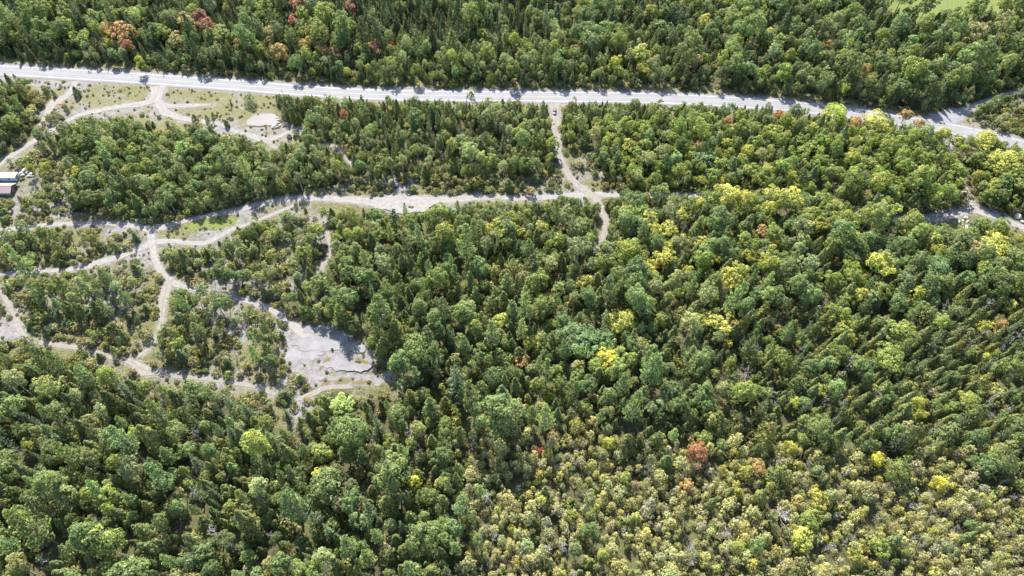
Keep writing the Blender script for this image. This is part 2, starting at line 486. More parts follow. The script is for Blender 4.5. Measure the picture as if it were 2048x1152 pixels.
# ------------------------------------------------------------------ mesh helpers
def mesh_obj(name, verts, faces, mats, parent=None, smooth=False, link=True):
    me = bpy.data.meshes.new(name)
    me.from_pydata([tuple(v) for v in verts], [], [tuple(f) for f in faces])
    for m in (mats if isinstance(mats, (list, tuple)) else [mats]):
        me.materials.append(m)
    if smooth:
        me.shade_smooth()
    me.update()
    o = bpy.data.objects.new(name, me)
    if link:
        COL.objects.link(o)
    if parent:
        o.parent = parent
    return o

def tag(o, label, cat, group=None):
    o["label"], o["category"] = label, cat
    if group:
        o["group"] = group
    return o

def structure(o, label=None):
    o["kind"] = "structure"
    if label:
        o["label"] = label
    return o

def empty(name, loc, rz=0.0):
    o = bpy.data.objects.new(name, None)
    o.empty_display_size = 0.5
    o.location = loc
    o.rotation_euler = (0, 0, rz)
    COL.objects.link(o)
    return o

def col_attr(me, name, data, domain='POINT'):
    a = me.attributes.new(name, 'FLOAT_COLOR', domain)
    a.data.foreach_set("color", np.asarray(data, np.float32).ravel())

# ------------------------------------------------------------------ the ground: one sheet, finely divided where the camera looks
def axis(lo, hi, step, far):
    core = np.arange(lo, hi + step, step)
    out, s = [], step
    x = core[-1]
    while x < far:
        s *= 1.35
        x += s
        out.append(x)
    neg, s, x = [], step, core[0]
    while x > -far:
        s *= 1.35
        x -= s
        neg.append(x)
    return np.concatenate([neg[::-1], core, out])

gx = axis(-390, 390, 1.15, 4000)
gy = axis(20, 470, 1.15, 4000)
GX, GY = np.meshgrid(gx, gy)
fx, fy = GX.ravel(), GY.ravel()
u, v, dep = project(fx, fy)
vis = (dep > 30) & (fy > -40)
dh, ds = near_ways(fx, fy)
nz = fbm(fx, fy, 14, 3)
nz2 = fbm(fx, fy, 5, 9)
bare = np.zeros(len(fx))
grass = np.zeros(len(fx))
lush = np.zeros(len(fx))
mossy = np.zeros(len(fx))
for poly in MOSS:
    mossy[inpoly(u + (fbm(fx, fy, 5, 61) - 0.5) * 44, v + (fbm(fx, fy, 5, 62) - 0.5) * 22, poly) & vis] = 0.62
for k, poly in enumerate(CLEARINGS):
    m = inpoly(u, v, poly) & vis
    if k == 0:
        grass[m] = 0.82
        bare[m] = 0.10 + 0.75 * np.clip((nz[m] - 0.5) * 4, 0, 1)
    elif k == 6:
        grass[m] = 0.8
        lush[m] = 0.35
    else:
        bare[m] = np.clip(0.42 + 1.6 * (nz[m] - 0.5), 0.12, 0.8)
        grass[m] = 0.55
rocky = inpoly(u, v, [(545, 640), (640, 652), (735, 688), (775, 725), (806, 770), (800, 800), (640, 795), (600, 870), (575, 850), (575, 790), (552, 775), (575, 735), (560, 700)]) & vis
bare[rocky] = np.clip(0.78 + 1.2 * (nz2[rocky] - 0.5), 0.35, 1)
silt = inpoly(u + (nz2 - 0.5) * 26, v + (nz - 0.5) * 14, [(600, 786), (625, 772), (700, 774), (745, 768), (785, 770), (808, 790), (800, 803), (740, 803), (690, 800), (640, 800)]) & vis
shr = np.zeros(len(fx), bool)
for poly in SHRUBBY:
    shr |= inpoly(u, v, poly) & vis
grass[shr] = np.maximum(grass[shr], 0.55)
bare[shr] = np.maximum(bare[shr], 0.42 + 1.3 * (nz[shr] - 0.48))
grass = np.maximum(grass, 0.18 * (nz2 > 0.55))
bare = np.maximum(bare, np.clip(0.8 - ds / 1.7, 0, 0.75))
bare[silt] = np.clip(0.2 + 0.9 * (nz2[silt] - 0.5), 0, 0.5)
grass[silt] = 0.45
verge = (dh < 7) & (dh > -3)
grass[verge] = np.maximum(grass[verge], 0.85 - 0.04 * np.clip(dh[verge], 0, 9))
lush[verge] = np.maximum(lush[verge], 0.33 * (nz2[verge] > 0.45))
bare[verge & (dh < 1.2)] = np.maximum(bare[verge & (dh < 1.2)], 0.55)
sv = (u < 160) & (u > -120) & (dh > 0) & (dh < 5.5) & (v > 140)
bare[sv] = 0.75
for poly in LUSH:
    lush[inpoly(u + (nz2 - 0.5) * 30, v + (nz - 0.5) * 14, poly) & vis] = 0.75
    bare[inpoly(u, v, poly) & vis] = 0.0
fld = inpoly(u, v, FIELD) & vis
lush[fld] = 1.1
bare[fld] = 0
grass[fld] = 0
gz = relief(fx, fy) * np.clip((dh) / 14, 0, 1)
pond_c = gpts(POND).mean(0)
nxg, nyg = len(gx), len(gy)
idx = np.arange(nxg * nyg).reshape(nyg, nxg)
quads = np.stack([idx[:-1, :-1], idx[:-1, 1:], idx[1:, 1:], idx[1:, :-1]], -1).reshape(-1, 4)
me = bpy.data.meshes.new("ground")
me.vertices.add(len(fx))
me.vertices.foreach_set("co", np.stack([fx, fy, gz], 1).astype(np.float32).ravel())
me.loops.add(quads.size)
me.loops.foreach_set("vertex_index", quads.astype(np.int32).ravel())
me.polygons.add(len(quads))
me.polygons.foreach_set("loop_start", np.arange(0, quads.size, 4, dtype=np.int32))
me.polygons.foreach_set("loop_total", np.full(len(quads), 4, np.int32))
me.update(calc_edges=True)
me.materials.append(GROUND)
me.shade_smooth()
col_attr(me, "cover", np.stack([bare, grass, lush, mossy], 1))
gob = bpy.data.objects.new("ground", me)
COL.objects.link(gob)
structure(gob, "forest floor of brown litter, dry grass and bare pale limestone soil")

# ------------------------------------------------------------------ highway, side road, trails
def ribbon(name, line, width, z, mat, nx=7, jitter=0.0, crown=0.0, seed=0, ruts=True):
    n = len(line)
    t = np.gradient(line[:, :2], axis=0)
    t /= np.linalg.norm(t, axis=1)[:, None] + 1e-9
    nrm = np.stack([-t[:, 1], t[:, 0]], 1)
    w = np.broadcast_to(np.asarray(width, float), (n,)) / 2
    verts, at = [], []
    s = np.arange(n)
    jl = 1 + jitter * (fbm(s, s * 0 + seed * 7.3, 5, seed) - 0.5) * 2
    jr = 1 + jitter * (fbm(s, s * 0 + seed * 3.1 + 50, 5, seed + 3) - 0.5) * 2
    for j in range(nx):
        a = -1 + 2 * j / (nx - 1)
        wj = w * (jl if a < 0 else jr)
        p = line[:, :2] + nrm * (a * wj)[:, None]
        zz = relief_at(p[:, 0], p[:, 1]) + z + crown * (1 - a * a)
        verts.append(np.c_[p, zz])
        e = np.clip((abs(a) - 0.55) / 0.45, 0, 1)
        r = max(0.0, 1 - abs(a) / 0.22) if ruts else max(0.0, 1 - abs(abs(a) - 0.33) / 0.2)
        at.append(np.tile([e, r, 0, 1], (n, 1)))
    V = np.stack(verts, 1).reshape(-1, 3)
    A = np.stack(at, 1).reshape(-1, 4)
    F = []
    for i in range(n - 1):
        for j in range(nx - 1):
            a0 = i * nx + j
            F.append((a0, a0 + nx, a0 + nx + 1, a0 + 1))
    o = mesh_obj(name, V, F, mat, smooth=True)
    if V[F[0][0]][0] * 0 == 0:
        # make sure the face looks up
        o.data.update()
        if o.data.polygons[0].normal.z < 0:
            o.data.flip_normals()
    col_attr(o.data, "across", A)
    return o

structure(ribbon("gravel_shoulder", WAY, 11.6, 0.03, TRACK, 9, 0.10, seed=2, ruts=False), "pale gravel shoulder along both edges of the highway")
hw = structure(ribbon("highway", WAY, 10.2, 0.05, ASPHALT, 13, 0.0, 0.06, ruts=False), "two-lane grey asphalt highway running through the forest")

def offset_line(line, off):
    t = np.gradient(line[:, :2], axis=0)
    t /= np.linalg.norm(t, axis=1)[:, None]
    return line[:, :2] + np.stack([-t[:, 1], t[:, 0]], 1) * off

for off, mt, wd, nm in ((3.7, WHITE_PAINT, 0.17, "edge_line"), (-3.7, WHITE_PAINT, 0.17, "edge_line"), (0.0, YELLOW_PAINT, 0.16, "centre_line")):
    ol = offset_line(WAY, off)
    a = off / 5.1
    ln = ribbon(nm, ol, wd, 0.054 + 0.06 * (1 - a * a) + 0.006, mt, 2)
    ln.parent = hw
structure(ribbon("side_road", SIDE, SIDE[:, 2], 0.04, ASPHALT, 7, 0.06, seed=4, ruts=False), "short grey side road joining the highway at its bend")

TRAIL_LABEL = {"gravel_trail": "long pale limestone trail crossing the whole woods", "driveway_trail": "two-rut driveway running down from the highway past the car", "west_trail": "pale trail leaving the trail junction westward",
               "loop_trail": "thin pale trail curving east from the junction", "south_trail": "pale trail bending down from the junction to the rock slabs", "dirt_track": "rutted dirt track curving past the leafy clump",
               "lower_trail": "narrow pale trail winding below the scrub", "entrance_trail": "white gravel entrance trail sweeping west from the highway", "spur_trail": "short white gravel spur beside the entrance",
               "pond_trail": "pale gravel trail passing below the pond", "stand_trail": "faint sandy trail entering the stand behind the pond", "foot_trail": "narrow sandy footpath leaving the gravel trail",
               "gravel_lane": "grey gravel lane and turning patch by the small conifers", "side_driveway": "pale driveway dropping off the highway at its bend"}
for k, (nm, L) in enumerate(LINES):
    mt = TRACK if nm in ("dirt_track", "lower_trail", "driveway_trail", "foot_trail", "stand_trail") else GRAVEL
    structure(ribbon(nm, L, L[:, 2], 0.035 + 0.005 * k, mt, 9, 0.5, seed=k + 10), TRAIL_LABEL[nm])

def patch(name, px, z, mat, rough=0.5, thick=0.0, seed=0):
    g = gpts(px)
    c = np.vstack([g, g[:1]])
    pts = []
    for i in range(len(c) - 1):
        d = np.linalg.norm(c[i + 1] - c[i])
        n = max(2, int(d / 0.7))
        for k in range(n):
            pts.append(c[i] + (c[i + 1] - c[i]) * k / n)
    pts = np.array(pts)
    pts[:, 0] += (fbm(pts[:, 0], pts[:, 1], 3.0, seed) - 0.5) * 2 * rough * 2
    pts[:, 1] += (fbm(pts[:, 0], pts[:, 1], 3.0, seed + 5) - 0.5) * 2 * rough * 2
    # fine grid clipped by the outline would be heavy: one n-gon with a bevelled rim is enough for a flat slab
    n = len(pts)
    zz = relief_at(pts[:, 0], pts[:, 1])
    if thick:
        ctr = pts.mean(0)
        inner = pts + (ctr - pts) / np.linalg.norm(ctr - pts, axis=1)[:, None] * thick * 0.8
        V = [(*p, h + z - 0.3) for p, h in zip(pts, zz)] + [(*p, float(np.median(zz)) + z + thick) for p in inner]
        F = [(i, (i + 1) % n, n + (i + 1) % n, n + i) for i in range(n)] + [tuple(range(n, 2 * n))]
    else:
        V = [(*p, float(zz.max()) + z) for p in pts]
        F = [tuple(range(n))]
    o = mesh_obj(name, V, F, mat)
    bm = bmesh.new()
    bm.from_mesh(o.data)
    bmesh.ops.recalc_face_normals(bm, faces=bm.faces)
    if sum(f.normal.z * f.calc_area() for f in bm.faces) < 0:
        bmesh.ops.reverse_faces(bm, faces=bm.faces)
    bm.to_mesh(o.data)
    bm.free()
    return o

SLAB_LABEL = ["large upper slab of pale grey limestone", "left slab of pale limestone with a hollow", "lower slab of pale limestone ringed by moss", "small pale limestone slab in the moss", "small curved white limestone ledge beside the trail"]
for k, p in enumerate(SLABS):
    structure(patch("rock_slab", p, 0.02 + 0.006 * k, ROCK, 0.8, 0.0, seed=k + 70), SLAB_LABEL[k] )
structure(patch("pond", POND, 0.10, WATER, 0.35, seed=90), "small silty grey pond in the dry grass")
rim = [(x + (x - 525) * 0.045, 240 + (y - 240) * 1.05) for x, y in POND]
structure(patch("pond_bank", rim, 0.06, ROCK, 0.5, seed=91), "bare pale bank round the pond")
structure(patch("gravel_apron", [(735, 408), (745, 396), (790, 391), (830, 392), (850, 400), (872, 408), (850, 424), (800, 428), (770, 422)], 0.125, GRAVEL, 0.9, seed=92), "wide white gravel apron on the long trail")

# ------------------------------------------------------------------ tree forms (each built once, then copied)
def leaf_mesh(name, cen, nrm, size, rnd, outer, clump, aspect=1.0, along=None):
    n = len(cen)
    nrm = nrm / (np.linalg.norm(nrm, axis=1)[:, None] + 1e-9)
    ref = RNG.normal(size=(n, 3)) if along is None else along
    a = np.cross(nrm, ref)
    a /= np.linalg.norm(a, axis=1)[:, None] + 1e-9
    b = np.cross(a, nrm)
    s = size[:, None] / 2
    j = lambda: 1 + RNG.uniform(-0.35, 0.35, (n, 1))
    lift = nrm * s * RNG.uniform(-0.25, 0.35, (n, 1))
    v0 = cen - a * s * j() * aspect ** -0.5
    v1 = cen - b * s * j() * aspect ** 0.5 - lift
    v2 = cen + a * s * j() * aspect ** -0.5
    v3 = cen + b * s * j() * aspect ** 0.5 - lift
    V = np.stack([v0, v1, v2, v3], 1).reshape(-1, 3)
    F = np.arange(4 * n).reshape(-1, 4)
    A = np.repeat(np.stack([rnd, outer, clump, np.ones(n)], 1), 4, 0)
    return V, F, A

def lobes_to_leaves(C, R, nper, size, squash=0.8, up=0.35, wild=0.45, zspan=(0, 1), centre=None, rmax=1.0, aspect=1.0):
    """leaves on the outer side of each lobe; C lobe centres, R radii"""
    cen, nrm, cl, ou = [], [], [], []
    for c, r in zip(C, R):
        d = RNG.normal(size=(nper * 2, 3))
        d /= np.linalg.norm(d, axis=1)[:, None]
        out = c - (centre if centre is not None else np.array([0, 0, c[2] - 0.4]))
        out = out / (np.linalg.norm(out) + 1e-9)
        d = d[(d @ out + 0.35 * d[:, 2]) > -0.35][:nper]
        p = c + d * r * np.array([1, 1, squash]) * RNG.uniform(0.72, 1.05, (len(d), 1))
        cen.append(p)
        nrm.append(d + out * 0.35 + np.array([0, 0, up]) + RNG.normal(size=d.shape) * wild)
        cl.append(np.full(len(d), RNG.uniform()))
        ou.append(np.full(len(d), 0.0))
    cen, nrm, cl = np.vstack(cen), np.vstack(nrm), np.concatenate(cl)
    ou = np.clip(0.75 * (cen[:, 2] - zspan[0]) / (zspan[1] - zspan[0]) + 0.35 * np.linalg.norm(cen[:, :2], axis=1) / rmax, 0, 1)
    n = len(cen)
    return leaf_mesh("", cen, nrm, size * RNG.uniform(0.6, 1.35, n), RNG.uniform(0, 1, n), ou, cl, aspect)

def tube(path, radii, sides=5):
    V, F = [], []
    P = np.asarray(path, float)
    for i, (p, r) in enumerate(zip(P, radii)):
        t = P[min(i + 1, len(P) - 1)] - P[max(i - 1, 0)]
        t = t / (np.linalg.norm(t) + 1e-9)
        a = np.cross(t, [0.31, 0.95, 0.05])
        a /= np.linalg.norm(a)
        b = np.cross(t, a)
        for k in range(sides):
            an = 2 * math.pi * k / sides
            V.append(p + (a * math.cos(an) + b * math.sin(an)) * r)
    for i in range(len(P) - 1):
        for k in range(sides):
            k2 = (k + 1) % sides
            F.append((i * sides + k, i * sides + k2, (i + 1) * sides + k2, (i + 1) * sides + k))
    F.append(tuple(range((len(P) - 1) * sides, len(P) * sides)))
    return V, F

def merge(parts):
    V, F = [], []
    for v, f in parts:
        o = len(V)
        V += [tuple(x) for x in v]
        F += [tuple(i + o for i in q) for q in f]
    return V, F

def wood(h, r0, limbs, lean=0.02):
    """tapered trunk with LIMBS = list of (z, azimuth, length, rise); limbs start inside the trunk"""
    zs = [-0.6, 0.0, 0.25 * h, 0.55 * h, 0.8 * h, h]
    path = [(RNG.normal() * lean * z, RNG.normal() * lean * z, z) for z in zs]
    parts = [tube(path, [r0 * 1.25, r0, r0 * 0.8, r0 * 0.55, r0 * 0.3, r0 * 0.06], 6)]
    for z, az, ln, rise in limbs:
        k = np.interp(z, zs, range(len(zs)))
        i = int(min(k, len(zs) - 2))
        f = k - i
        p0 = np.array(path[i]) * (1 - f) + np.array(path[i + 1]) * f
        d = np.array([math.cos(az), math.sin(az), 0])
        rr = max(0.018, r0 * (0.42 - 0.32 * z / h))
        parts.append(tube([p0, p0 + d * ln * 0.5 + np.array([0, 0, rise * 0.35]), p0 + d * ln + np.array([0, 0, rise])], [rr, rr * 0.65, rr * 0.15], 4))
    return merge(parts)

FORMS = {}      # kind -> list of dict(crown, trunk, both, size)

def add_form(kind, crown, trunk, bark, h, d):
    V, F, A = crown
    k = len(FORMS.setdefault(kind, []))
    cme = bpy.data.meshes.new(f"{kind}_crown")
    cme.from_pydata(V.tolist(), [], F.tolist())
    cme.materials.append(FOLIAGE)
    col_attr(cme, "leaf", A)
    tv, tf = trunk
    tme = bpy.data.meshes.new(f"{kind}_trunk")
    tme.from_pydata(tv, [], tf)
    tme.materials.append(bark)
    tme.shade_smooth()
    bme = bpy.data.meshes.new(f"{kind}_whole")
    nv = len(V)
    bme.from_pydata(V.tolist() + list(tv), [], F.tolist() + [tuple(i + nv for i in q) for q in tf])
    bme.materials.append(FOLIAGE)
    bme.materials.append(bark)
    bme.polygons.foreach_set("material_index", np.array([0] * len(F) + [1] * len(tf), np.int32))
    col_attr(bme, "leaf", np.vstack([A, np.tile([0.5, 0.5, 0.5, 1], (len(tv), 1))]))
    for x in (cme, tme, bme):
        x.update()
    FORMS[kind].append(dict(crown=cme, trunk=tme, both=bme, h=h, d=d))

def shell(n, a, c, zc, zmin=-0.45):
    """lobe centres spread over the upper part of an ellipsoid of radii a, c"""
    i = np.arange(n) + 0.5
    zz = 1 - (1 - zmin) * i / n
    ph = i * 2.39996 + RNG.uniform(0, 6)
    rr = np.sqrt(np.clip(1 - zz * zz, 0, 1))
    k = RNG.uniform(0.78, 1.08, n)
    return np.stack([a * k * rr * np.cos(ph), a * k * rr * np.sin(ph), zc + c * k * zz], 1) + RNG.normal(size=(n, 3)) * a * 0.07

def broadleaf(kind, h, d, nl=44, nper=40, leaf=0.42, bark=BARK, low=0.30):
    a = d / 2
    c = h * (1 - low) / 2
    zc = h - c * 0.98
    # an uneven crown: two or three main heads
    C = shell(nl, a * 0.78, c * 0.80, zc)
    m = RNG.integers(2, 5)
    heads = RNG.normal(size=(m, 3)) * np.array([a * 0.45, a * 0.45, c * 0.35])
    C = C + heads[RNG.integers(0, m, nl)] * 0.75
    R = a * RNG.uniform(0.15, 0.38, nl)
    fillC = RNG.normal(size=(8, 3)) * np.array([a, a, c]) * 0.3 + np.array([0, 0, zc])
    L = lobes_to_leaves(np.vstack([C, fillC]), np.concatenate([R, np.full(8, a * 0.45)]), nper, leaf, zspan=(zc - c, h), centre=np.array([0, 0, zc - c * 0.3]), rmax=a)
    limbs = [(h * RNG.uniform(0.3, 0.7), k * 1.26 + RNG.uniform(0, 1), a * RNG.uniform(0.5, 0.9), c * RNG.uniform(0.3, 0.9)) for k in range(6)]
    add_form(kind, L, wood(h * 0.82, 0.028 * h * 0.6, limbs), bark, h, d)

def cedar(kind, h, d, tips=1, leaf=0.36):
    a = d / 2
    Cs, Rs = [], []
    n = 64
    axes = [(0, 0, 1.0)] + [(RNG.normal() * a * 0.35, RNG.normal() * a * 0.35, RNG.uniform(0.72, 0.92)) for _ in range(tips - 1)]
    for ox, oy, hh in axes:
        nn = int(n / len(axes) * (1.3 if hh == 1 else 0.9))
        for i in range(nn):
            t = (i + RNG.uniform()) / nn
            prof = (1 - t) ** 0.72 * (0.35 + 0.65 * min(1, t * 6 + 0.25)) * 1.06 + 0.03
            ph = i * 2.39996 + RNG.normal() * 0.3
            rr = a * prof * RNG.uniform(0.6, 0.95)
            Cs.append((ox * (1 - t * 0.2) + rr * math.cos(ph), oy * (1 - t * 0.2) + rr * math.sin(ph), h * hh * (0.07 + 0.9 * t)))
            Rs.append(max(0.16, a * prof * 0.42))
    Cs, Rs = np.array(Cs), np.array(Rs)
    L = lobes_to_leaves(Cs, Rs, 30, leaf * 0.9, squash=1.5, up=0.55, wild=0.38, zspan=(0.1 * h, h), rmax=a, aspect=1.7)
    add_form(kind, L, wood(h * 0.96, 0.012 * h + 0.03, [], 0.005), BARK, h, d)

def spruce(kind, h, d, leaf=0.34, tiers=15):
    a = d / 2
    cen, nrm, cl, al = [], [], [], []
    for t in np.linspace(0.08, 0.985, tiers):
        r = a * (1 - t) ** 0.85 + 0.10
        nb = max(4, int(9 * (1 - t) + 4))
        for k in range(nb):
            ph = k * 2 * math.pi / nb + t * 40 + RNG.normal() * 0.15
            L = r * RNG.uniform(0.72, 1.12)
            d0 = np.array([math.cos(ph), math.sin(ph), 0])
            m = max(3, int(L / 0.17))
            s = np.linspace(0.1, 1, m)
            droop = -0.28 * L * s ** 1.4 + 0.12 * L * s ** 3
            p = d0 * (L * s)[:, None] + np.stack([s * 0, s * 0, h * t + droop], 1)
            p += RNG.normal(size=p.shape) * 0.07
            cen.append(p)
            nrm.append(np.array([0, 0, 1.0]) + d0 * 0.35 + RNG.normal(size=p.shape) * 0.5)
            al.append(np.tile(d0, (m, 1)))
            cl.append(np.full(m, RNG.uniform()))
    cen, nrm, cl, al = np.vstack(cen), np.vstack(nrm), np.concatenate(cl), np.vstack(al)
    n = len(cen)
    L = leaf_mesh("", cen, nrm, leaf * RNG.uniform(0.7, 1.4, n), RNG.uniform(0, 1, n), np.clip(cen[:, 2] / h, 0, 1), cl, 0.7, al)
    add_form(kind, L, wood(h * 0.99, 0.012 * h + 0.03, [], 0.004), BARK, h, d)

def pine(kind, h, d, leaf=0.42, whorls=9):
    a = d / 2
    cen, nrm, cl, al, limbs = [], [], [], [], []
    for w, t in enumerate(np.linspace(0.34, 0.97, whorls)):
        prof = (1 - (t - 0.34) / 0.70) ** 0.7 * (0.62 + 0.38 * min(1, (t - 0.3) * 6))
        nb = RNG.integers(4, 7)
        off = RNG.uniform(0, 6)
        for k in range(nb):
            ph = off + k * 2 * math.pi / nb + RNG.normal() * 0.22
            L = max(0.5, a * prof * RNG.uniform(0.55, 1.12))
            d0 = np.array([math.cos(ph), math.sin(ph), 0])
            sd = np.array([-d0[1], d0[0], 0])
            limbs.append((h * t, ph, L * 0.92, L * 0.22))
            m = int(10 + L * 8)
            s = RNG.uniform(0.22, 1.0, m) ** 0.8
            wdt = 0.36 * L * np.sin(np.clip(s * 1.12, 0, 1) * math.pi * 0.86) + 0.12
            q = RNG.uniform(-1, 1, m)
            p = d0 * (L * s)[:, None] + sd * (q * wdt)[:, None]
            p[:, 2] += h * t + 0.30 * L * s * s - 0.05 * L + RNG.normal(size=m) * 0.14 + 0.12
            cen.append(p)
            nrm.append(np.array([0, 0, 0.75]) + d0 * 0.1 + RNG.normal(size=p.shape) * 0.6)
            al.append(d0 + sd * (q * 0.7)[:, None] + np.array([0, 0, 0.5]))
            cl.append(np.full(m, RNG.uniform()))
    m = 30
    p = RNG.normal(size=(m, 3)) * np.array([0.3, 0.3, 0.5]) + np.array([0, 0, h * 0.97])
    cen.append(p)
    nrm.append(RNG.normal(size=p.shape) + np.array([0, 0, 0.5]))
    al.append(np.tile([0, 0, 1.0], (m, 1)))
    cl.append(np.full(m, 0.6))
    cen, nrm, cl, al = np.vstack(cen), np.vstack(nrm), np.concatenate(cl), np.vstack(al)
    n = len(cen)
    L = leaf_mesh("", cen, nrm, leaf * RNG.uniform(0.7, 1.4, n), RNG.uniform(0, 1, n), np.clip(cen[:, 2] / h, 0, 1), cl, 0.45, al)
    add_form(kind, L, wood(h * 0.97, 0.015 * h + 0.04, limbs, 0.006), BARK, h, d)

def larch(kind, h, d):
    """feathery open crown: many thin ascending sprays round a loose cone"""
    a = d / 2
    n = 72
    t = RNG.uniform(0.12, 0.98, n)
    ph = np.arange(n) * 2.39996 + RNG.normal(size=n) * 0.4
    rr = a * (1 - t ** 3.0 * 0.7) * RNG.uniform(0.2, 1.05, n)
    off = RNG.normal(size=2) * a * 0.12
    C = np.stack([rr * np.cos(ph) + off[0] * t, rr * np.sin(ph) + off[1] * t, h * t], 1)
    L = lobes_to_leaves(C, a * RNG.uniform(0.10, 0.26, n), 15, 0.28, squash=1.6, up=0.5, wild=0.6, zspan=(0.1 * h, h), rmax=a, aspect=1.5)
    limbs = [(h * RNG.uniform(0.25, 0.85), k * 1.1, a * RNG.uniform(0.5, 0.95), a * RNG.uniform(0.1, 0.5)) for k in range(10)]
    add_form(kind, L, wood(h * 0.94, 0.012 * h + 0.03, limbs, 0.02), GREY_WOOD, h, d)

def dead(kind, h, d):
    a = d / 2
    limbs = []
    for k in range(18):
        t = RNG.uniform(0.25, 0.97)
        limbs.append((h * t, RNG.uniform(0, 6.28), a * (1.15 - 0.75 * t) * RNG.uniform(0.6, 1.1), a * RNG.uniform(0.0, 0.55)))
    tw = wood(h, 0.014 * h + 0.05, limbs, 0.03)
    # fine twigs: slender slivers spread from the limbs
    tv, tf = [], []
    for z, az, ln, rise in limbs:
        d0 = np.array([math.cos(az), math.sin(az), 0])
        for q in range(7):
            s = RNG.uniform(0.3, 1.0)
            p = d0 * ln * s + np.array([0, 0, z + rise * s * s])
            e = p + (d0 * 0.7 + RNG.normal(size=3) * 0.8 + np.array([0, 0, 0.35])) * RNG.uniform(0.25, 0.6) * a * 0.45
            sd = RNG.normal(size=3) * 0.02
            o = len(tv)
            tv += [p - sd, p + sd, e + sd * 0.5, e - sd * 0.5]
            tf.append((o, o + 1, o + 2, o + 3))
    V = np.array(tv)
    k = len(FORMS.setdefault(kind, []))
    cme = bpy.data.meshes.new(f"{kind}_crown")
    cme.from_pydata(V.tolist(), [], tf)
    cme.materials.append(GREY_WOOD)
    tme = bpy.data.meshes.new(f"{kind}_trunk")
    tme.from_pydata(tw[0], [], tw[1])
    tme.materials.append(GREY_WOOD)
    bme = bpy.data.meshes.new(f"{kind}_whole")
    v2, f2 = merge([(tv, tf), tw])
    bme.from_pydata(v2, [], f2)
    bme.materials.append(GREY_WOOD)
    FORMS[kind].append(dict(crown=cme, trunk=tme, both=bme, h=h, d=d))

def shrub(kind, h, d, leaf=0.34, nl=12, nper=22):
    a = d / 2
    C = shell(nl, a * 0.75, h * 0.55, h * 0.40, -0.1)
    C[:, 2] = np.maximum(C[:, 2], 0.15)
    L = lobes_to_leaves(C, a * RNG.uniform(0.25, 0.5, nl), nper, leaf, zspan=(0, h), rmax=a, wild=0.9)
    stems = merge([tube([(0, 0, -0.3), (math.cos(k * 1.57) * a * 0.25, math.sin(k * 1.57) * a * 0.25, h * 0.4), (math.cos(k * 1.57) * a * 0.5, math.sin(k * 1.57) * a * 0.5, h * 0.75)], [0.05, 0.035, 0.01], 4) for k in range(4)])
    add_form(kind, L, stems, BARK, h, d)

for h, d, t in ((10, 4.2, 1), (11, 3.7, 1), (9, 4.4, 2), (10, 5.2, 3), (8.5, 4.6, 2), (11.5, 4.2, 2), (7.5, 3.9, 1), (9.5, 5.4, 4)):
    cedar("cedar", h, d, t)
for h, d in ((12, 4.6), (12.5, 4.0), (11, 5.0)):
    spruce("spruce", h, d)
for h, d in ((15, 7.4), (16, 6.4), (14, 8.4), (15, 7.0)):
    pine("pine", h, d)
for h, d in ((10, 4.2), (11, 3.8), (9.5, 4.8), (10.5, 3.5), (11.5, 4.4), (9, 3.6)):
    broadleaf("aspen", h, d, nl=40, nper=34, leaf=0.30, bark=PALE_BARK, low=0.28)
for h, d in ((10, 6.4), (11, 5.6), (9.5, 6.8), (11.5, 6.2), (10, 5.0), (9, 5.8), (12, 5.4), (10.5, 6.0)):
    broadleaf("broadleaf", h, d, nl=62, nper=46, leaf=0.36)
for h, d in ((10, 6.2), (10.5, 5.6), (9, 6.8), (10, 5.0)):
    broadleaf("maple", h, d, nl=52, nper=46, leaf=0.36)
for h, d in ((7, 4.0), (7.6, 3.4), (6.0, 4.6), (6.6, 5.0), (5.4, 4.2), (7.4, 4.4), (6.2, 3.6)):
    larch("larch", h, d)
for h, d in ((7, 3.2), (8, 2.8), (6, 3.6)):
    dead("dead", h, d)
for h, d in ((1.6, 2.6), (1.9, 2.2), (1.3, 3.2), (2.2, 2.8)):
    shrub("shrub", h, d)

# ------------------------------------------------------------------ where the trees stand
GREEN = dict(cedar=(0.134, 0.158, 0.062), spruce=(0.078, 0.104, 0.052), pine=(0.124, 0.164, 0.062), aspen=(0.194, 0.212, 0.096), broadleaf=(0.134, 0.172, 0.066),
             maple=(0.13, 0.19, 0.045), larch=(0.300, 0.290, 0.132), shrub=(0.15, 0.155, 0.06), dead=(0.3, 0.3, 0.3))
HUE = dict(Y=(0.38, 0.36, 0.08), G=(0.22, 0.245, 0.06), O=(0.42, 0.25, 0.11), R=(0.36, 0.16, 0.13), P=(0.32, 0.25, 0.14), B=(0.50, 0.46, 0.07), F=(0.36, 0.165, 0.075), K=(0.30, 0.07, 0.06))
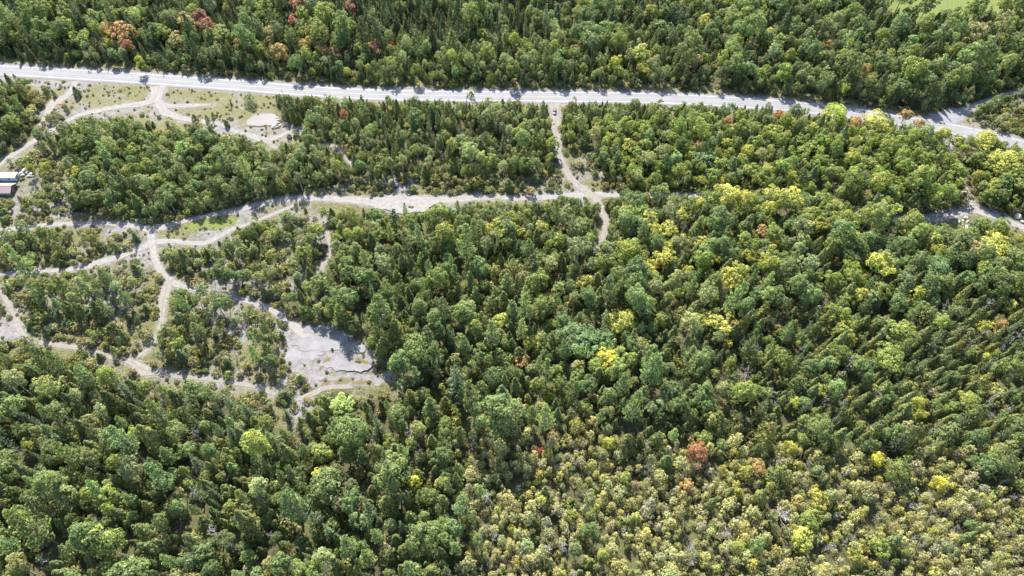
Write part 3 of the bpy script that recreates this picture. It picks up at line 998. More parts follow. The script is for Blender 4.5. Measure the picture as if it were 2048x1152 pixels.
# conspicuous coloured crowns: photo position of the crown, its width in photo pixels, colour, how far it has turned, label
SPOTS = [
    (215, 60, 26, 'O', 'broad peach-orange maple beyond the highway, west of its twin'), (243, 62, 30, 'O', 'bright peach-orange maple crown beyond the highway, east of its twin'), (255, 92, 18, 'R', 'small coral-red maple just below the two peach-orange ones'),
    (165, 78, 24, 'G', ''), (282, 125, 15, 'Y', 'small golden maple at the highway edge in front of dark conifers'), (330, 68, 24, 'G', ''), (355, 82, 26, 'P', ''), (375, 45, 30, 'P', 'tan-brown broad maple between red and green crowns beyond the highway'),
    (403, 35, 22, 'R', 'dusky red maple crown, upper of a close pair beyond the highway'), (415, 52, 22, 'R', 'dusky red maple crown, lower of a close pair beyond the highway'), (440, 70, 30, 'G', ''), (600, 10, 30, 'R', 'large pink-red maple crown at the top edge of the photo'),
    (588, 45, 18, 'R', 'small pink-red maple below the large pink-red one'), (560, 105, 26, 'O', 'orange-tan maple in the row of turning maples beyond the highway'), (612, 92, 24, 'O', 'orange maple in the middle of the turning row beyond the highway'), (645, 103, 22, 'O', 'orange-pink maple at the east end of the turning row'),
    (666, 106, 15, 'R', 'small red maple beside the orange-pink one, nearest the highway'), (480, 90, 16, 'O', ''), (545, 75, 24, 'P', ''), (530, 18, 26, 'G', ''), (700, 17, 18, 'R', 'pink-red maple alone among dark conifers near the top edge'), (4, 80, 20, 'P', 'tan maple at the very left edge beyond the highway'), (520, 100, 24, 'G', ''),
    (750, 95, 15, 'R', 'small dull red maple above the middle of the highway'), (786, 90, 8, 'K', 'tiny scarlet shrub-like maple among dark conifers'), (1025, 85, 22, 'G', ''), (1180, 33, 14, 'O', 'small peach maple alone in the dark conifers beyond the highway'), (1230, 128, 22, 'Y', 'golden maple a little east above the parked car'),
    (1210, 80, 26, 'G', ''), (1280, 108, 30, 'Y', 'large golden maple at the forest edge beyond the highway'), (1311, 124, 15, 'O', 'small orange maple beside the large golden one'), (1284, 137, 16, 'Y', ''), (1370, 6, 16, 'Y', 'bright yellow maple at the top edge of the photo'),
    (1390, 122, 20, 'P', ''), (1410, 45, 22, 'Y', 'yellow maple alone in the green crowns beyond the highway'), (1955, 65, 32, 'P', 'broad salmon-tan maple below the green field'), (1655, 92, 14, 'F', 'small rust-red maple in the green slope beyond the highway'), (1730, 140, 18, 'O', ''), (1690, 178, 15, 'Y', 'small yellow-orange maple leaning over the highway verge'),
    (1756, 246, 42, 'Y', 'large round golden maple overhanging the highway near the bend'), (1711, 245, 22, 'O', 'peach maple next to the large round golden one'), (1560, 233, 17, 'F', 'small flame-orange maple on the near side of the highway'), (1455, 245, 17, 'O', 'orange and yellow maple between cedars on the near side'), (1580, 247, 17, 'Y', ''), (1625, 260, 19, 'Y', ''),
    (1812, 230, 18, 'O', ''), (1838, 248, 16, 'O', ''), (1888, 268, 22, 'Y', 'slim yellow-orange maple beside the side driveway'), (1970, 282, 38, 'Y', 'spreading gold maple below the highway bend'), (2002, 330, 54, 'Y', 'very large golden maple near the right edge below the highway'), (2030, 362, 32, 'G', ''),
    (1495, 308, 22, 'Y', ''), (1540, 340, 26, 'Y', ''), (1580, 350, 26, 'Y', ''), (1610, 300, 26, 'G', ''), (1670, 345, 26, 'G', ''), (1393, 297, 15, 'F', 'small orange-red maple in the yellow-green stand'), (1376, 316, 16, 'Y', ''), (1500, 345, 26, 'G', ''), (1640, 322, 24, 'G', ''), (1735, 330, 26, 'G', ''), (1440, 330, 24, 'G', ''),
    (1452, 392, 46, 'Y', 'large bright yellow maple on the edge of the long trail'), (1490, 404, 32, 'Y', ''), (1545, 390, 30, 'Y', 'yellow maple standing over the hidden end of the trail'), (1582, 396, 36, 'Y', 'broad yellow maple at the east end of the yellow row'), (1400, 412, 24, 'Y', ''), (1535, 420, 26, 'Y', ''), (1665, 418, 32, 'G', ''), (1690, 442, 30, 'G', ''), (1620, 430, 28, 'G', ''),
    (1290, 438, 28, 'Y', ''), (1310, 462, 22, 'Y', ''), (1336, 458, 26, 'Y', ''), (1250, 430, 34, 'G', ''), (1326, 518, 34, 'Y', 'yellow-topped maple among dark crowns below the trail'), (1300, 540, 24, 'Y', ''), (1375, 547, 20, 'Y', ''), (1406, 490, 24, 'Y', ''), (1430, 518, 22, 'Y', ''), (1476, 540, 32, 'Y', ''), (1366, 430, 24, 'Y', ''), (1526, 460, 18, 'O', ''),
    (1240, 643, 46, 'Y', 'big round yellow maple standing out in the middle of the green forest'), (1216, 720, 36, 'B', 'brightest lemon yellow maple, below the big round yellow one'), (1405, 635, 28, 'Y', 'pale gold maple of a neighbouring pair, west'), (1440, 652, 40, 'Y', 'yellow maple of a neighbouring pair, east'), (1002, 645, 28, 'Y', 'narrow two-lobed yellow maple in the middle forest'), (1060, 690, 24, 'Y', ''),
    (1050, 724, 20, 'O', 'small amber maple among dark pines'), (1085, 602, 24, 'Y', ''), (1172, 566, 28, 'Y', ''), (1102, 648, 20, 'G', ''), (976, 540, 18, 'G', ''), (1042, 463, 15, 'Y', ''), (1082, 455, 22, 'Y', ''), (1025, 436, 20, 'G', ''), (940, 722, 20, 'G', 'small lime green sapling in a dark gap'), (1456, 690, 16, 'Y', ''), (1594, 690, 13, 'Y', ''),
    (1720, 592, 26, 'Y', ''), (1690, 602, 20, 'G', ''), (1682, 632, 28, 'G', ''), (1777, 716, 50, 'G', 'large lime-yellow maple in the olive cedars'), (1795, 662, 40, 'G', ''), (1702, 682, 16, 'Y', ''), (1985, 492, 54, 'Y', 'large gold maple near the right edge below the rubble'), (1950, 500, 42, 'P', ''), (2002, 458, 28, 'G', ''), (1970, 652, 22, 'Y', ''), (2002, 652, 20, 'O', ''),
    (2022, 612, 22, 'Y', ''), (1970, 716, 16, 'Y', ''), (1395, 908, 36, 'F', 'flame-orange maple alone in the dead brush'), (1580, 896, 24, 'Y', 'small clear yellow maple above the bog'), (1515, 936, 26, 'O', 'amber maple beside grey brush in the bog'), (1751, 920, 24, 'B', 'small lemon maple in the bog'), (1877, 966, 26, 'B', ''), (1372, 972, 20, 'O', 'pale amber maple below the flame-orange one'),
    (1600, 1076, 38, 'Y', 'yellow maple of a close pair in the bog, lower'), (1622, 1040, 34, 'G', 'lime maple of a close pair in the bog, upper'), (1082, 902, 11, 'K', 'tiny scarlet maple at the edge of the bog'), (972, 858, 11, 'K', 'tiny crimson maple in the dark forest above the bog'), (1160, 886, 20, 'P', ''), (1216, 887, 22, 'Y', ''), (830, 963, 20, 'B', 'small lemon-yellow maple alone in the dark lower forest'),
    (642, 946, 26, 'B', 'lemon-lime maple alone in the lower forest below the silt flat'), (1102, 796, 16, 'G', ''), (115, 922, 16, 'B', 'small yellow maple near the lower left corner'), (60, 892, 24, 'G', ''), (355, 690, 26, 'G', 'bright lime maple at the edge of the leafy clump'), (635, 462, 28, 'G', 'single yellow-green rounded tree beside the footpath'), (1930, 796, 26, 'Y', ''), (1832, 806, 22, 'Y', ''), (1842, 832, 20, 'Y', ''), (1990, 782, 18, 'Y', ''),
    (150, 345, 18, 'Y', ''), (60, 337, 14, 'Y', 'small yellow shrubby maple beside the white rubble'), (92, 335, 14, 'Y', ''), (268, 300, 20, 'G', ''), (650, 425, 12, 'G', ''), (690, 232, 14, 'F', 'small orange maple in the shaded stand near the pond'),
]

ZONES = [   # photo outline, mean spacing factor, mixture, height factor
    ([(620, -200), (1080, -200), (1060, 95), (840, 110), (700, 85), (640, 40)], dict(cedar=80, spruce=10, broadleaf=6, aspen=4), 0.95, "among the dark conifers beyond the highway"),
    ([(-300, -200), (620, -200), (700, 90), (700, 190), (-300, 150)], dict(cedar=40, spruce=14, broadleaf=22, aspen=12, pine=8, maple=4), 1.05, "beyond the highway's western stretch"),
    ([(690, 85), (1400, 110), (1420, 200), (690, 190)], dict(cedar=40, aspen=34, broadleaf=20, spruce=3, maple=3), 0.95, "along the far verge of the highway"),
    ([(1040, -200), (1420, -200), (1420, 120), (1000, 110)], dict(cedar=38, broadleaf=34, aspen=20, spruce=5, maple=3), 1.0, "beyond the highway's middle stretch"),
    ([(1400, -200), (2500, -200), (2500, 350), (1400, 215)], dict(broadleaf=42, cedar=36, aspen=14, spruce=4, maple=4), 1.05, "beyond the highway bend"),
    ([(540, 180), (1105, 190), (1105, 245), (760, 260), (620, 265), (540, 235)], dict(cedar=66, aspen=18, broadleaf=9, spruce=7), 0.80, "just below the highway"),
    ([(1115, 190), (1460, 210), (1900, 260), (1880, 275), (1460, 262), (1120, 262)], dict(cedar=50, aspen=22, broadleaf=22, dead=4, pine=2), 0.76, "just below the highway, east of the car"),
    ([(600, 235), (1120, 235), (1120, 390), (560, 400), (600, 300)], dict(aspen=52, cedar=30, broadleaf=10, dead=3, spruce=5), 0.8, "between the highway and the long trail"),
    ([(120, 250), (600, 255), (680, 330), (640, 400), (300, 450), (120, 430), (140, 340)], dict(aspen=40, broadleaf=30, cedar=20, pine=8, dead=2), 0.78, "in the stand west of the long trail"),
    ([(-300, 150), (110, 165), (120, 250), (60, 330), (-300, 330)], dict(cedar=40, broadleaf=30, pine=20, aspen=10), 0.75, "near the left edge below the highway"),
    ([(1120, 250), (1900, 270), (2500, 330), (2500, 430), (1840, 420), (1200, 395), (1125, 330)], dict(broadleaf=40, aspen=30, maple=20, cedar=10), 0.85, "in the yellow-green stand above the trail"),
    ([(660, 400), (1210, 400), (1190, 500), (1000, 560), (640, 540)], dict(aspen=46, pine=15, cedar=20, broadleaf=15, maple=4), 0.95, "just below the long trail"),
    ([(1200, 398), (2500, 430), (2500, 640), (1500, 620), (1180, 560)], dict(broadleaf=42, cedar=27, aspen=12, maple=15, pine=4, dead=1), 1.0, "in the slope below the yellow row"),
    ([(600, 530), (1500, 540), (1440, 880), (960, 870), (780, 800), (780, 720), (640, 620)], dict(pine=22, broadleaf=27, cedar=30, aspen=17, spruce=3, maple=1), 1.02, "in the middle forest"),
    ([(1400, 590), (2500, 600), (2500, 900), (1700, 930), (1400, 870)], dict(cedar=60, broadleaf=18, spruce=8, pine=5, dead=5, maple=2, larch=2), 0.85, "in the olive cedars"),
    ([(940, 865), (1420, 860), (1720, 915), (2500, 860), (2500, 1600), (920, 1600)], dict(larch=84, dead=4, cedar=5, aspen=4, broadleaf=1, maple=2), 0.80, "in the pale bog"),
    ([(-300, 780), (960, 800), (950, 1600), (-300, 1600)], dict(cedar=42, pine=20, broadleaf=20, spruce=9, aspen=6, dead=3), 0.98, "in the dark lower forest"),
    ([(-300, 690), (300, 770), (560, 860), (560, 960), (-300, 930)], dict(cedar=48, broadleaf=20, aspen=16, pine=14, dead=2), 0.85, "in the lower left woods"),
    ([(400, 440), (700, 440), (720, 700), (560, 600), (430, 580)], dict(aspen=50, broadleaf=24, cedar=24, dead=2), 0.75, "in the scrub above the rock slabs"),
]
CLUMPS = [  # small groups of trees standing in the scrub at left
    ([(-60, 450), (60, 442), (150, 452), (208, 498), (190, 518), (0, 538), (-60, 535)], dict(pine=40, aspen=35, broadleaf=25), 0.8, "in the clump above the west trail"),
    ([(90, 560), (230, 550), (290, 590), (250, 650), (110, 650), (70, 610)], dict(pine=55, cedar=25, aspen=20), 0.85, "in the pine clump below the west trail"),
    ([(335, 600), (440, 596), (480, 640), (455, 690), (520, 755), (470, 765), (345, 742), (335, 680)], dict(aspen=40, pine=30, broadleaf=20, dead=10), 0.85, "in the leafy clump by the dirt track"),
    ([(500, 665), (580, 660), (578, 690), (550, 745), (490, 730)], dict(pine=40, aspen=30, broadleaf=30), 0.8, "in the clump beside the rock slabs"),
    ([(225, 650), (305, 640), (300, 680), (280, 700), (230, 690)], dict(aspen=40, pine=30, cedar=30), 0.65, "in the clump between two trails"),
    ([(335, 505), (392, 505), (402, 560), (366, 564)], dict(aspen=60, cedar=40), 0.75, "in the clump below the junction"),
    ([(440, 450), (650, 445), (640, 560), (560, 600), (470, 590), (400, 560), (420, 510)], dict(aspen=45, cedar=30, broadleaf=25), 0.7, "in the scrub above the rock slabs"),
    ([(-60, 380), (60, 370), (120, 440), (-60, 440)], dict(aspen=50, cedar=50), 0.4, "in the scrub by the brown-roofed house"),
    ([(-60, 560), (20, 560), (60, 640), (10, 660), (-60, 660)], dict(aspen=50, cedar=50), 0.55, "in the scrub at the left edge"),
]

# ground that lies in plain view in the photograph: no crown stands in front of it
OPEN_VIEW = [
    [(150, 165), (330, 180), (545, 190), (548, 222), (600, 258), (560, 272), (520, 270), (440, 246), (360, 238), (300, 225), (240, 220), (150, 236), (120, 228), (140, 200)],
    [(100, 432), (190, 430), (300, 448), (470, 420), (560, 392), (640, 392), (640, 425), (560, 428), (480, 445), (420, 484), (310, 488), (290, 470), (240, 455), (110, 456)],
    [(640, 388), (1120, 386), (1120, 402), (900, 410), (840, 424), (760, 426), (640, 410)],
    [(570, 655), (640, 655), (735, 692), (775, 730), (803, 775), (800, 796), (640, 790), (572, 730)],
]

OPEN_VIEW.append(CLEARINGS[4])
OPEN_VIEW.append([(-10, 334), (45, 332), (72, 338), (74, 358), (48, 374), (34, 396), (-10, 396)])
VIEW = (ds < -0.2)
VIEW &= ~((u > 1400) & (u < 1835) & (v > 380)) & ~((u > 1880) & (u < 1945) & (v > 308) & (v < 400)) & ~((u > 1150) & (u < 1215) & (v > 470)) & ~((u > 1985) & (v < 205)) & ~((u < 130) & (v < 300) & (v > 205)) & ~((u > 540) & (u < 640) & (v > 280) & (v < 320))
VIEW |= dh < np.where(u > 1430, -4.8, -2.4)
for p in OPEN_VIEW + SLABS[:3] + [POND]:
    VIEW |= inpoly(u, v, p)
for (px, py, wpx, hue, lab) in SPOTS:
    g = ground(px, py)
    VIEW |= (fx - g[0]) ** 2 + (fy - g[1]) ** 2 < (0.36 * wpx * mpp(px, py)) ** 2
VIEW = (VIEW & vis).reshape(nyg, nxg)
CX0, CY0 = int(np.searchsorted(gx, -390)), int(np.searchsorted(gy, 20))

SUNNY = ((dh < -4.0) & vis) | ((ds < -0.3) & vis & (u > 640) & (u < 1400) & (v > 375) & (v < 420))
for p in SLABS[:3]:
    SUNNY |= inpoly(u, v, p) & vis
SUNNY = SUNNY.reshape(nyg, nxg)
SHX, SHY = -sdir[0] / sdir[2], -sdir[1] / sdir[2]

def shades(x, y, h):
    for f in (0.7, 0.95):
        i = int((x + SHX * h * f - gx[CX0]) / 1.15) + CX0
        j = int((y + SHY * h * f - gy[CY0]) / 1.15) + CY0
        if 0 <= i < nxg and 0 <= j < nyg and SUNNY[j, i]:
            return True
    return False

def hides(x, y, h, r):
    """does a tree of height h and crown radius r stand in front of open ground?"""
    for f in (0.4, 0.7, 0.97):
        k = H / (H - h * f)
        for o in (-0.55, 0.0, 0.55):
            w = 0.3 if f > 0.9 else 1.0
            i = int((x * k + o * r * w - gx[CX0]) / 1.15) + CX0
            j = int((y * k - gy[CY0]) / 1.15) + CY0
            if 0 <= i < nxg and 0 <= j < nyg and VIEW[j, i]:
                return True
    return False

class Grid:
    def __init__(s, cell=4.0):
        s.c, s.d = cell, {}
    def ok(s, x, y, r, k):
        i, j = int(x // s.c), int(y // s.c)
        for a in range(i - 2, i + 3):
            for b in range(j - 2, j + 3):
                for (x2, y2, r2) in s.d.get((a, b), ()):
                    if (x - x2) ** 2 + (y - y2) ** 2 < ((r + r2) * k) ** 2:
                        return False
        return True
    def add(s, x, y, r):
        s.d.setdefault((int(x // s.c), int(y // s.c)), []).append((x, y, r))

TREE_SCALE = 1.16
grid = Grid(6.0)
TREES = []      # dict(kind, x, y, sz, sw, rot, form, tint, turn, zone, label)

def jitter_col(c, val=0.2, hue=0.08):
    k = 1 + RNG.normal() * val
    k = min(1.55, max(0.6, k))
    h = float(np.clip(RNG.normal() * hue * 0.75, -0.07, 0.15))
    return (float(c[0] * k * (1 + h)), float(c[1] * k), float(max(0.004, c[2] * k * (1 - 0.8 * h + RNG.normal() * 0.05))))

def plant(kind, x, y, sz, sw=None, tint=None, turn=None, zone="", label="", form=None):
    f = int(RNG.integers(0, len(FORMS[kind]))) if form is None else form
    fm = FORMS[kind][f]
    sw = sz if sw is None else sw
    t = jitter_col(GREEN[kind]) if tint is None else tint
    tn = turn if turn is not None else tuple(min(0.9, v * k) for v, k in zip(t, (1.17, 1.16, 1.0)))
    TREES.append(dict(kind=kind, x=float(x), y=float(y), sz=float(sz), sw=float(sw), rot=float(RNG.uniform(0, 6.283)), form=f, tint=t, turn=tn, zone=zone, label=label, h=fm["h"] * sz, d=fm["d"] * sw))
    grid.add(x, y, fm["d"] * sw / 2)

def zone_of(u, v):
    for z in ZONES:
        if inpoly(np.array([u]), np.array([v]), z[0])[0]:
            return z[3]
    return "in the forest"

# hand-placed coloured crowns
for (px, py, wpx, hue, lab) in SPOTS:
    w = wpx * mpp(px, py, 6)
    h = max(2.5, min(13, w * 1.0 + 4.2)) + (2.5 if py < 190 else 0.0)
    g = ground(px, py, h * 0.62)
    fm = int(RNG.integers(0, len(FORMS["maple"])))
    f = FORMS["maple"][fm]
    turn = jitter_col(HUE[hue], 0.06, 0.04)
    base = jitter_col((0.17, 0.22, 0.045), 0.1) if hue in "YGPO" else tuple(0.5 * a + 0.5 * b for a, b in zip((0.2, 0.2, 0.05), turn))
    if hue in "BFK":
        base = tuple(0.55 * v + 0.45 * b for v, b in zip(turn, (0.2, 0.22, 0.06)))
    elif wpx > 20 and hue in "YO":
        base = tuple(0.8 * a + 0.2 * b for a, b in zip(base, turn))
    uu, vv, _ = project(g[0], g[1])
    plant("maple", g[0], g[1], h / f["h"], w * 1.12 / f["d"], base, turn, zone_of(float(uu), float(vv)), lab, fm)

# hand-placed single trees in the open: kind, photo position of the foot, height m, width m, label
SINGLES = [
    ("cedar", 505, 209, 8.0, 5.2, "lone rounded dark cedar on the highway verge above the pond"), ("aspen", 945, 216, 12.5, 3.4, "tall thin lone tree rising against the highway"), ("spruce", 934, 214, 7.5, 1.6, "slim little spruce beside the tall thin lone tree"),
    ("spruce", 464, 211, 4.5, 2.2, "small lone spruce in the grass by the highway"), ("cedar", 157, 192, 6.5, 4.0, "stout dark cedar beside the gravel lane"), ("cedar", 97, 192, 5.2, 3.6, "low dark cedar at the end of the gravel lane"), ("cedar", 112, 194, 5.0, 2.4, "narrow cedar next to the orange tarp"),
    ("cedar", 137, 222, 4.6, 2.6, "small dark cedar below the orange tarp"), ("cedar", 392, 242, 4.8, 3.8, "round cedar on the trail bank below the entrance"), ("cedar", 417, 241, 4.4, 2.4, "slim cedar, westernmost of the trio above the pond trail"), ("cedar", 428, 236, 4.0, 2.0, "thin cedar in the middle of the trio above the pond trail"), ("cedar", 456, 253, 4.6, 3.2, "bushy cedar nearest the pond trail"),
    ("cedar", 339, 258, 3.8, 2.2, "small cedar on the gravelly slope below the entrance"), ("cedar", 300, 262, 5.6, 3.0, "dark cedar at the woods edge below the entrance"), ("cedar", 232, 258, 5.4, 3.6, "dark cedar, west of a touching pair below the entrance trail"), ("cedar", 252, 260, 5.0, 3.4, "dark cedar, east of a touching pair below the entrance trail"),
    ("dead", 217, 252, 9.0, 2.0, "bare leaning-topped dead tree in front of the white entrance trail"), ("cedar", 482, 280, 5.2, 2.4, "slender cedar on the woods edge below the pond trail"), ("cedar", 526, 290, 4.2, 2.0, "little cedar below the pond trail fork"), ("spruce", 275, 480, 9.0, 4.2, "single dark conifer beside the trail junction"),
    ("pine", 722, 474, 17.0, 5.2, "tall narrow pine leaning over the white gravel apron"), ("pine", 812, 440, 11.0, 4.0, "dark pine standing at the gravel apron's lower edge"), ("cedar", 1212, 418, 4.6, 2.2, "small lone cedar where the driveway trail meets the long trail"), ("cedar", 1153, 404, 2.4, 1.8, "tiny cedar on the bare ground below the long trail"),
    ("cedar", 575, 795, 4.6, 6.0, "squat round cedar below the rock slabs"), ("cedar", 605, 762, 4.8, 4.0, "round cedar at the foot of the left rock slab"), ("cedar", 665, 700, 1.6, 1.0, "tiny cedar seedling on the upper rock slab"), ("cedar", 755, 735, 3.4, 2.4, "small dark cedar on the moss beside the slabs"), ("cedar", 742, 696, 5.5, 3.2, "cedar at the east rim of the upper slab"),
    ("cedar", 592, 415, 3.4, 2.0, "small juniper-like cedar on the grass above the footpath"), ("cedar", 612, 424, 3.2, 1.8, "small cedar between the grass and the trail"), ("cedar", 570, 440, 5.0, 3.2, "cedar at the head of the scrub below the trail"), ("cedar", 603, 446, 4.0, 3.4, "low cedar west of the yellow-green rounded tree"), ("cedar", 478, 462, 3.4, 2.0, "small cedar at the end of the loop trail"), ("cedar", 440, 488, 2.4, 1.8, "tiny cedar beside the loop trail"),
    ("broadleaf", 1160, 690, 11.5, 12.0, "widest dense green oak-like crown in the middle forest"), ("broadleaf", 1128, 660, 10.0, 6.5, ""), ("broadleaf", 1200, 690, 10.0, 8.0, ""), ("broadleaf", 1400, 335, 9.5, 9.0, "dark round green crown in the yellow-green stand"), ("broadleaf", 1265, 470, 11, 8.5, ""), ("broadleaf", 1860, 560, 10.5, 11, "broad blue-green crown near the right edge"), ("aspen", 1275, 452, 11, 8.5, "tall pale green aspen where the trail leaves the yellow row"),
    ("aspen", 1285, 330, 8.5, 8.0, "pale green aspen clump beside the driveway trail"), ("pine", 1360, 262, 15, 6.5, "tall blue-green pine below the highway, east of the car"), ("pine", 1560, 695, 16, 6.5, "dark tall pine rising over olive cedars"), ("pine", 1365, 660, 15, 6.5, "dark tall pine east of the big round yellow maple"), ("pine", 930, 720, 16, 8.5, ""), ("pine", 880, 690, 16, 8.5, ""), ("pine", 860, 560, 14, 5.5, "dark narrow pine in the aspens below the trail"),
    ("pine", 190, 600, 14, 9.0, "large spreading pine in the clump below the west trail"), ("pine", 545, 715, 11, 7.5, "rounded pine beside the rock slabs"), ("aspen", 690, 830, 11, 8.5, "bright pale green aspen below the silt flat"), ("dead", 1505, 715, 8, 6.0, "grey-pink leafless tree in the olive cedars"), ("dead", 1555, 1040, 8, 7.5, "grey bare-branched tree in the middle of the bog"), ("dead", 1450, 1075, 7, 5.5, "silver bare tree beside the yellow bog maples"),
    ("dead", 1041, 213, 10, 0.9, "thin bare pole of a dead tree against the highway"), ("dead", 1530, 800, 8, 5.5, "pale bare tree among olive cedars"),
]
for kind, px, py, h, d, lab in SINGLES:
    g = ground(px, py)
    fm = int(RNG.integers(0, len(FORMS[kind])))
    f = FORMS[kind][fm]
    t = None
    if kind == "broadleaf":
        t = (0.108, 0.162, 0.066)
    if lab.startswith(("tall pale green aspen", "bright pale green")):
        t = (0.2, 0.26, 0.075)
    uu, vv, _ = project(g[0], g[1])
    plant(kind, g[0], g[1], h / f["h"], d / f["d"], t, None, zone_of(float(uu), float(vv)), lab, fm)

def blocked(x, y, u, v):
    m = np.zeros(x.shape, bool)
    for k, p in enumerate(CLEARINGS):
        m |= inpoly(u, v, p)
    m |= inpoly(u, v, FIELD) | inpoly(u, v, POND)
    for p in SLABS + LUSH:
        m |= inpoly(u, v, p)
    return m

# candidates over the whole area the camera sees and a belt round it
def candidates(n):
    y = RNG.uniform(25, 500, n * 2)
    half = (y * CP + H * SP) / FPX * 1024 * 1.12 + 15
    x = RNG.uniform(-420, 420, n * 2)
    k = np.abs(x) < half
    return x[k][:n], y[k][:n]

def fill(x, y, zones, k_over, skip_blocked=True, only=None):
    uu, vv, _ = project(x, y)
    ok = np.ones(len(x), bool)
    if skip_blocked:
        ok &= ~blocked(x, y, uu, vv)
    if only is not None:
        ok &= only(uu, vv)
    dh, ds = near_ways(x, y)
    dsd = seg_dist(x, y, SIDE, 30)
    zi = np.full(len(x), -1)
    soft = 1.0 if zones is ZONES else 0.15
    uj = ((fbm(x, y, 30, 81) - 0.5) * 150 + RNG.normal(size=len(x)) * 22) * soft
    vj = ((fbm(x, y, 30, 82) - 0.5) * 110 + RNG.normal(size=len(x)) * 16) * soft * np.where(vv > 420, 1.0, 0.3)
    for i in range(len(zones) - 1, -1, -1):
        zi[inpoly(uu + uj, vv + vj, zones[i][0])] = i
    kindn = fbm(x, y, 16, 71)
    cnt = 0
    for q in np.nonzero(ok & (zi >= 0))[0]:
        z = zones[zi[q]]
        ks = list(z[1])
        w = np.array([z[1][a] for a in ks], float)
        # species grow in patches
        w = w * np.array([0.35 + 1.3 * abs(((kindn[q] * 3.1 + i * 0.37) % 1) - 0.5) * 2 for i in range(len(ks))])
        kd = ks[int(RNG.choice(len(ks), p=w / w.sum()))]
        fm = int(RNG.integers(0, len(FORMS[kd])))
        f = FORMS[kd][fm]
        s = float(np.clip(RNG.lognormal(-0.07, 0.29), 0.45, 1.6)) * z[2] * TREE_SCALE
        if RNG.uniform() < 0.20:
            s *= 0.62
        if dh[q] < 11:
            s *= 0.56 + 0.04 * max(0.0, dh[q])
        if ds[q] < 6:
            s *= 0.72
        if dsd[q] < 9:
            s *= 0.6
        r = f["d"] * s / 2
        if dh[q] < 2.2 + r * 0.8 or ds[q] < r * 0.75 + 0.3:
            continue
        if not grid.ok(x[q], y[q], r, k_over):
            continue
        if hides(x[q], y[q], f["h"] * s, r):
            s *= 0.5
            r *= 0.5
            if hides(x[q], y[q], f["h"] * s, r):
                continue
        if shades(x[q], y[q], f["h"] * s) and RNG.uniform() < 0.8:
            s *= 0.62
        tint = turn = None
        if kd == "maple":
            hue = RNG.choice(list("YYGGGG"))
            turn = jitter_col(HUE[hue], 0.1, 0.06)
            tint = jitter_col((0.16, 0.22, 0.05), 0.15)
        elif kd in ("broadleaf", "aspen"):
            tint = jitter_col(GREEN[kd], 0.18, 0.10)
            if "yellow-green" in z[3] and RNG.uniform() < 0.6:
                tint = jitter_col((0.19, 0.23, 0.06), 0.16, 0.08)
            if RNG.uniform() < 0.17:
                turn = jitter_col(HUE["G"], 0.15, 0.08)
        elif kd == "cedar":
            b = GREEN["cedar"]
            if "beyond" in z[3]:
                b = (0.092, 0.114, 0.052)
            elif "olive" in z[3]:
                b = (0.154, 0.170, 0.066)
            tint = jitter_col(b, 0.18, 0.09)
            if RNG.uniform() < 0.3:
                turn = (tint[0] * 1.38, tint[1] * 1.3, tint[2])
        elif kd == "larch":
            tint = jitter_col(GREEN["larch"], 0.16, 0.08)
            r_ = RNG.uniform()
            if r_ < 0.12:
                tint = jitter_col((0.30, 0.29, 0.085), 0.12)
            elif r_ < 0.22:
                tint = jitter_col((0.27, 0.25, 0.16), 0.12)
            turn = (tint[0] * 1.16, tint[1] * 1.14, tint[2] * 1.0)
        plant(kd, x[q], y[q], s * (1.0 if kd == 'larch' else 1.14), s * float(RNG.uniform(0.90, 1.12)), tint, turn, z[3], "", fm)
        cnt += 1
    return cnt

def not_shrubby(uu, vv):
    m = np.zeros(uu.shape, bool)
    for p in SHRUBBY:
        m |= inpoly(uu, vv, p)
    for z in CLUMPS:
        m |= False
    return ~m

x, y = candidates(14000)
fill(x, y, CLUMPS, 0.60)
x, y = candidates(52000)
fill(x, y, ZONES, 0.72, True, not_shrubby)
x, y = candidates(16000)
fill(x, y, ZONES, 0.60, True, not_shrubby)
x, y = candidates(16000)
fill(x, y, ZONES[15:16], 0.50, True, not_shrubby)

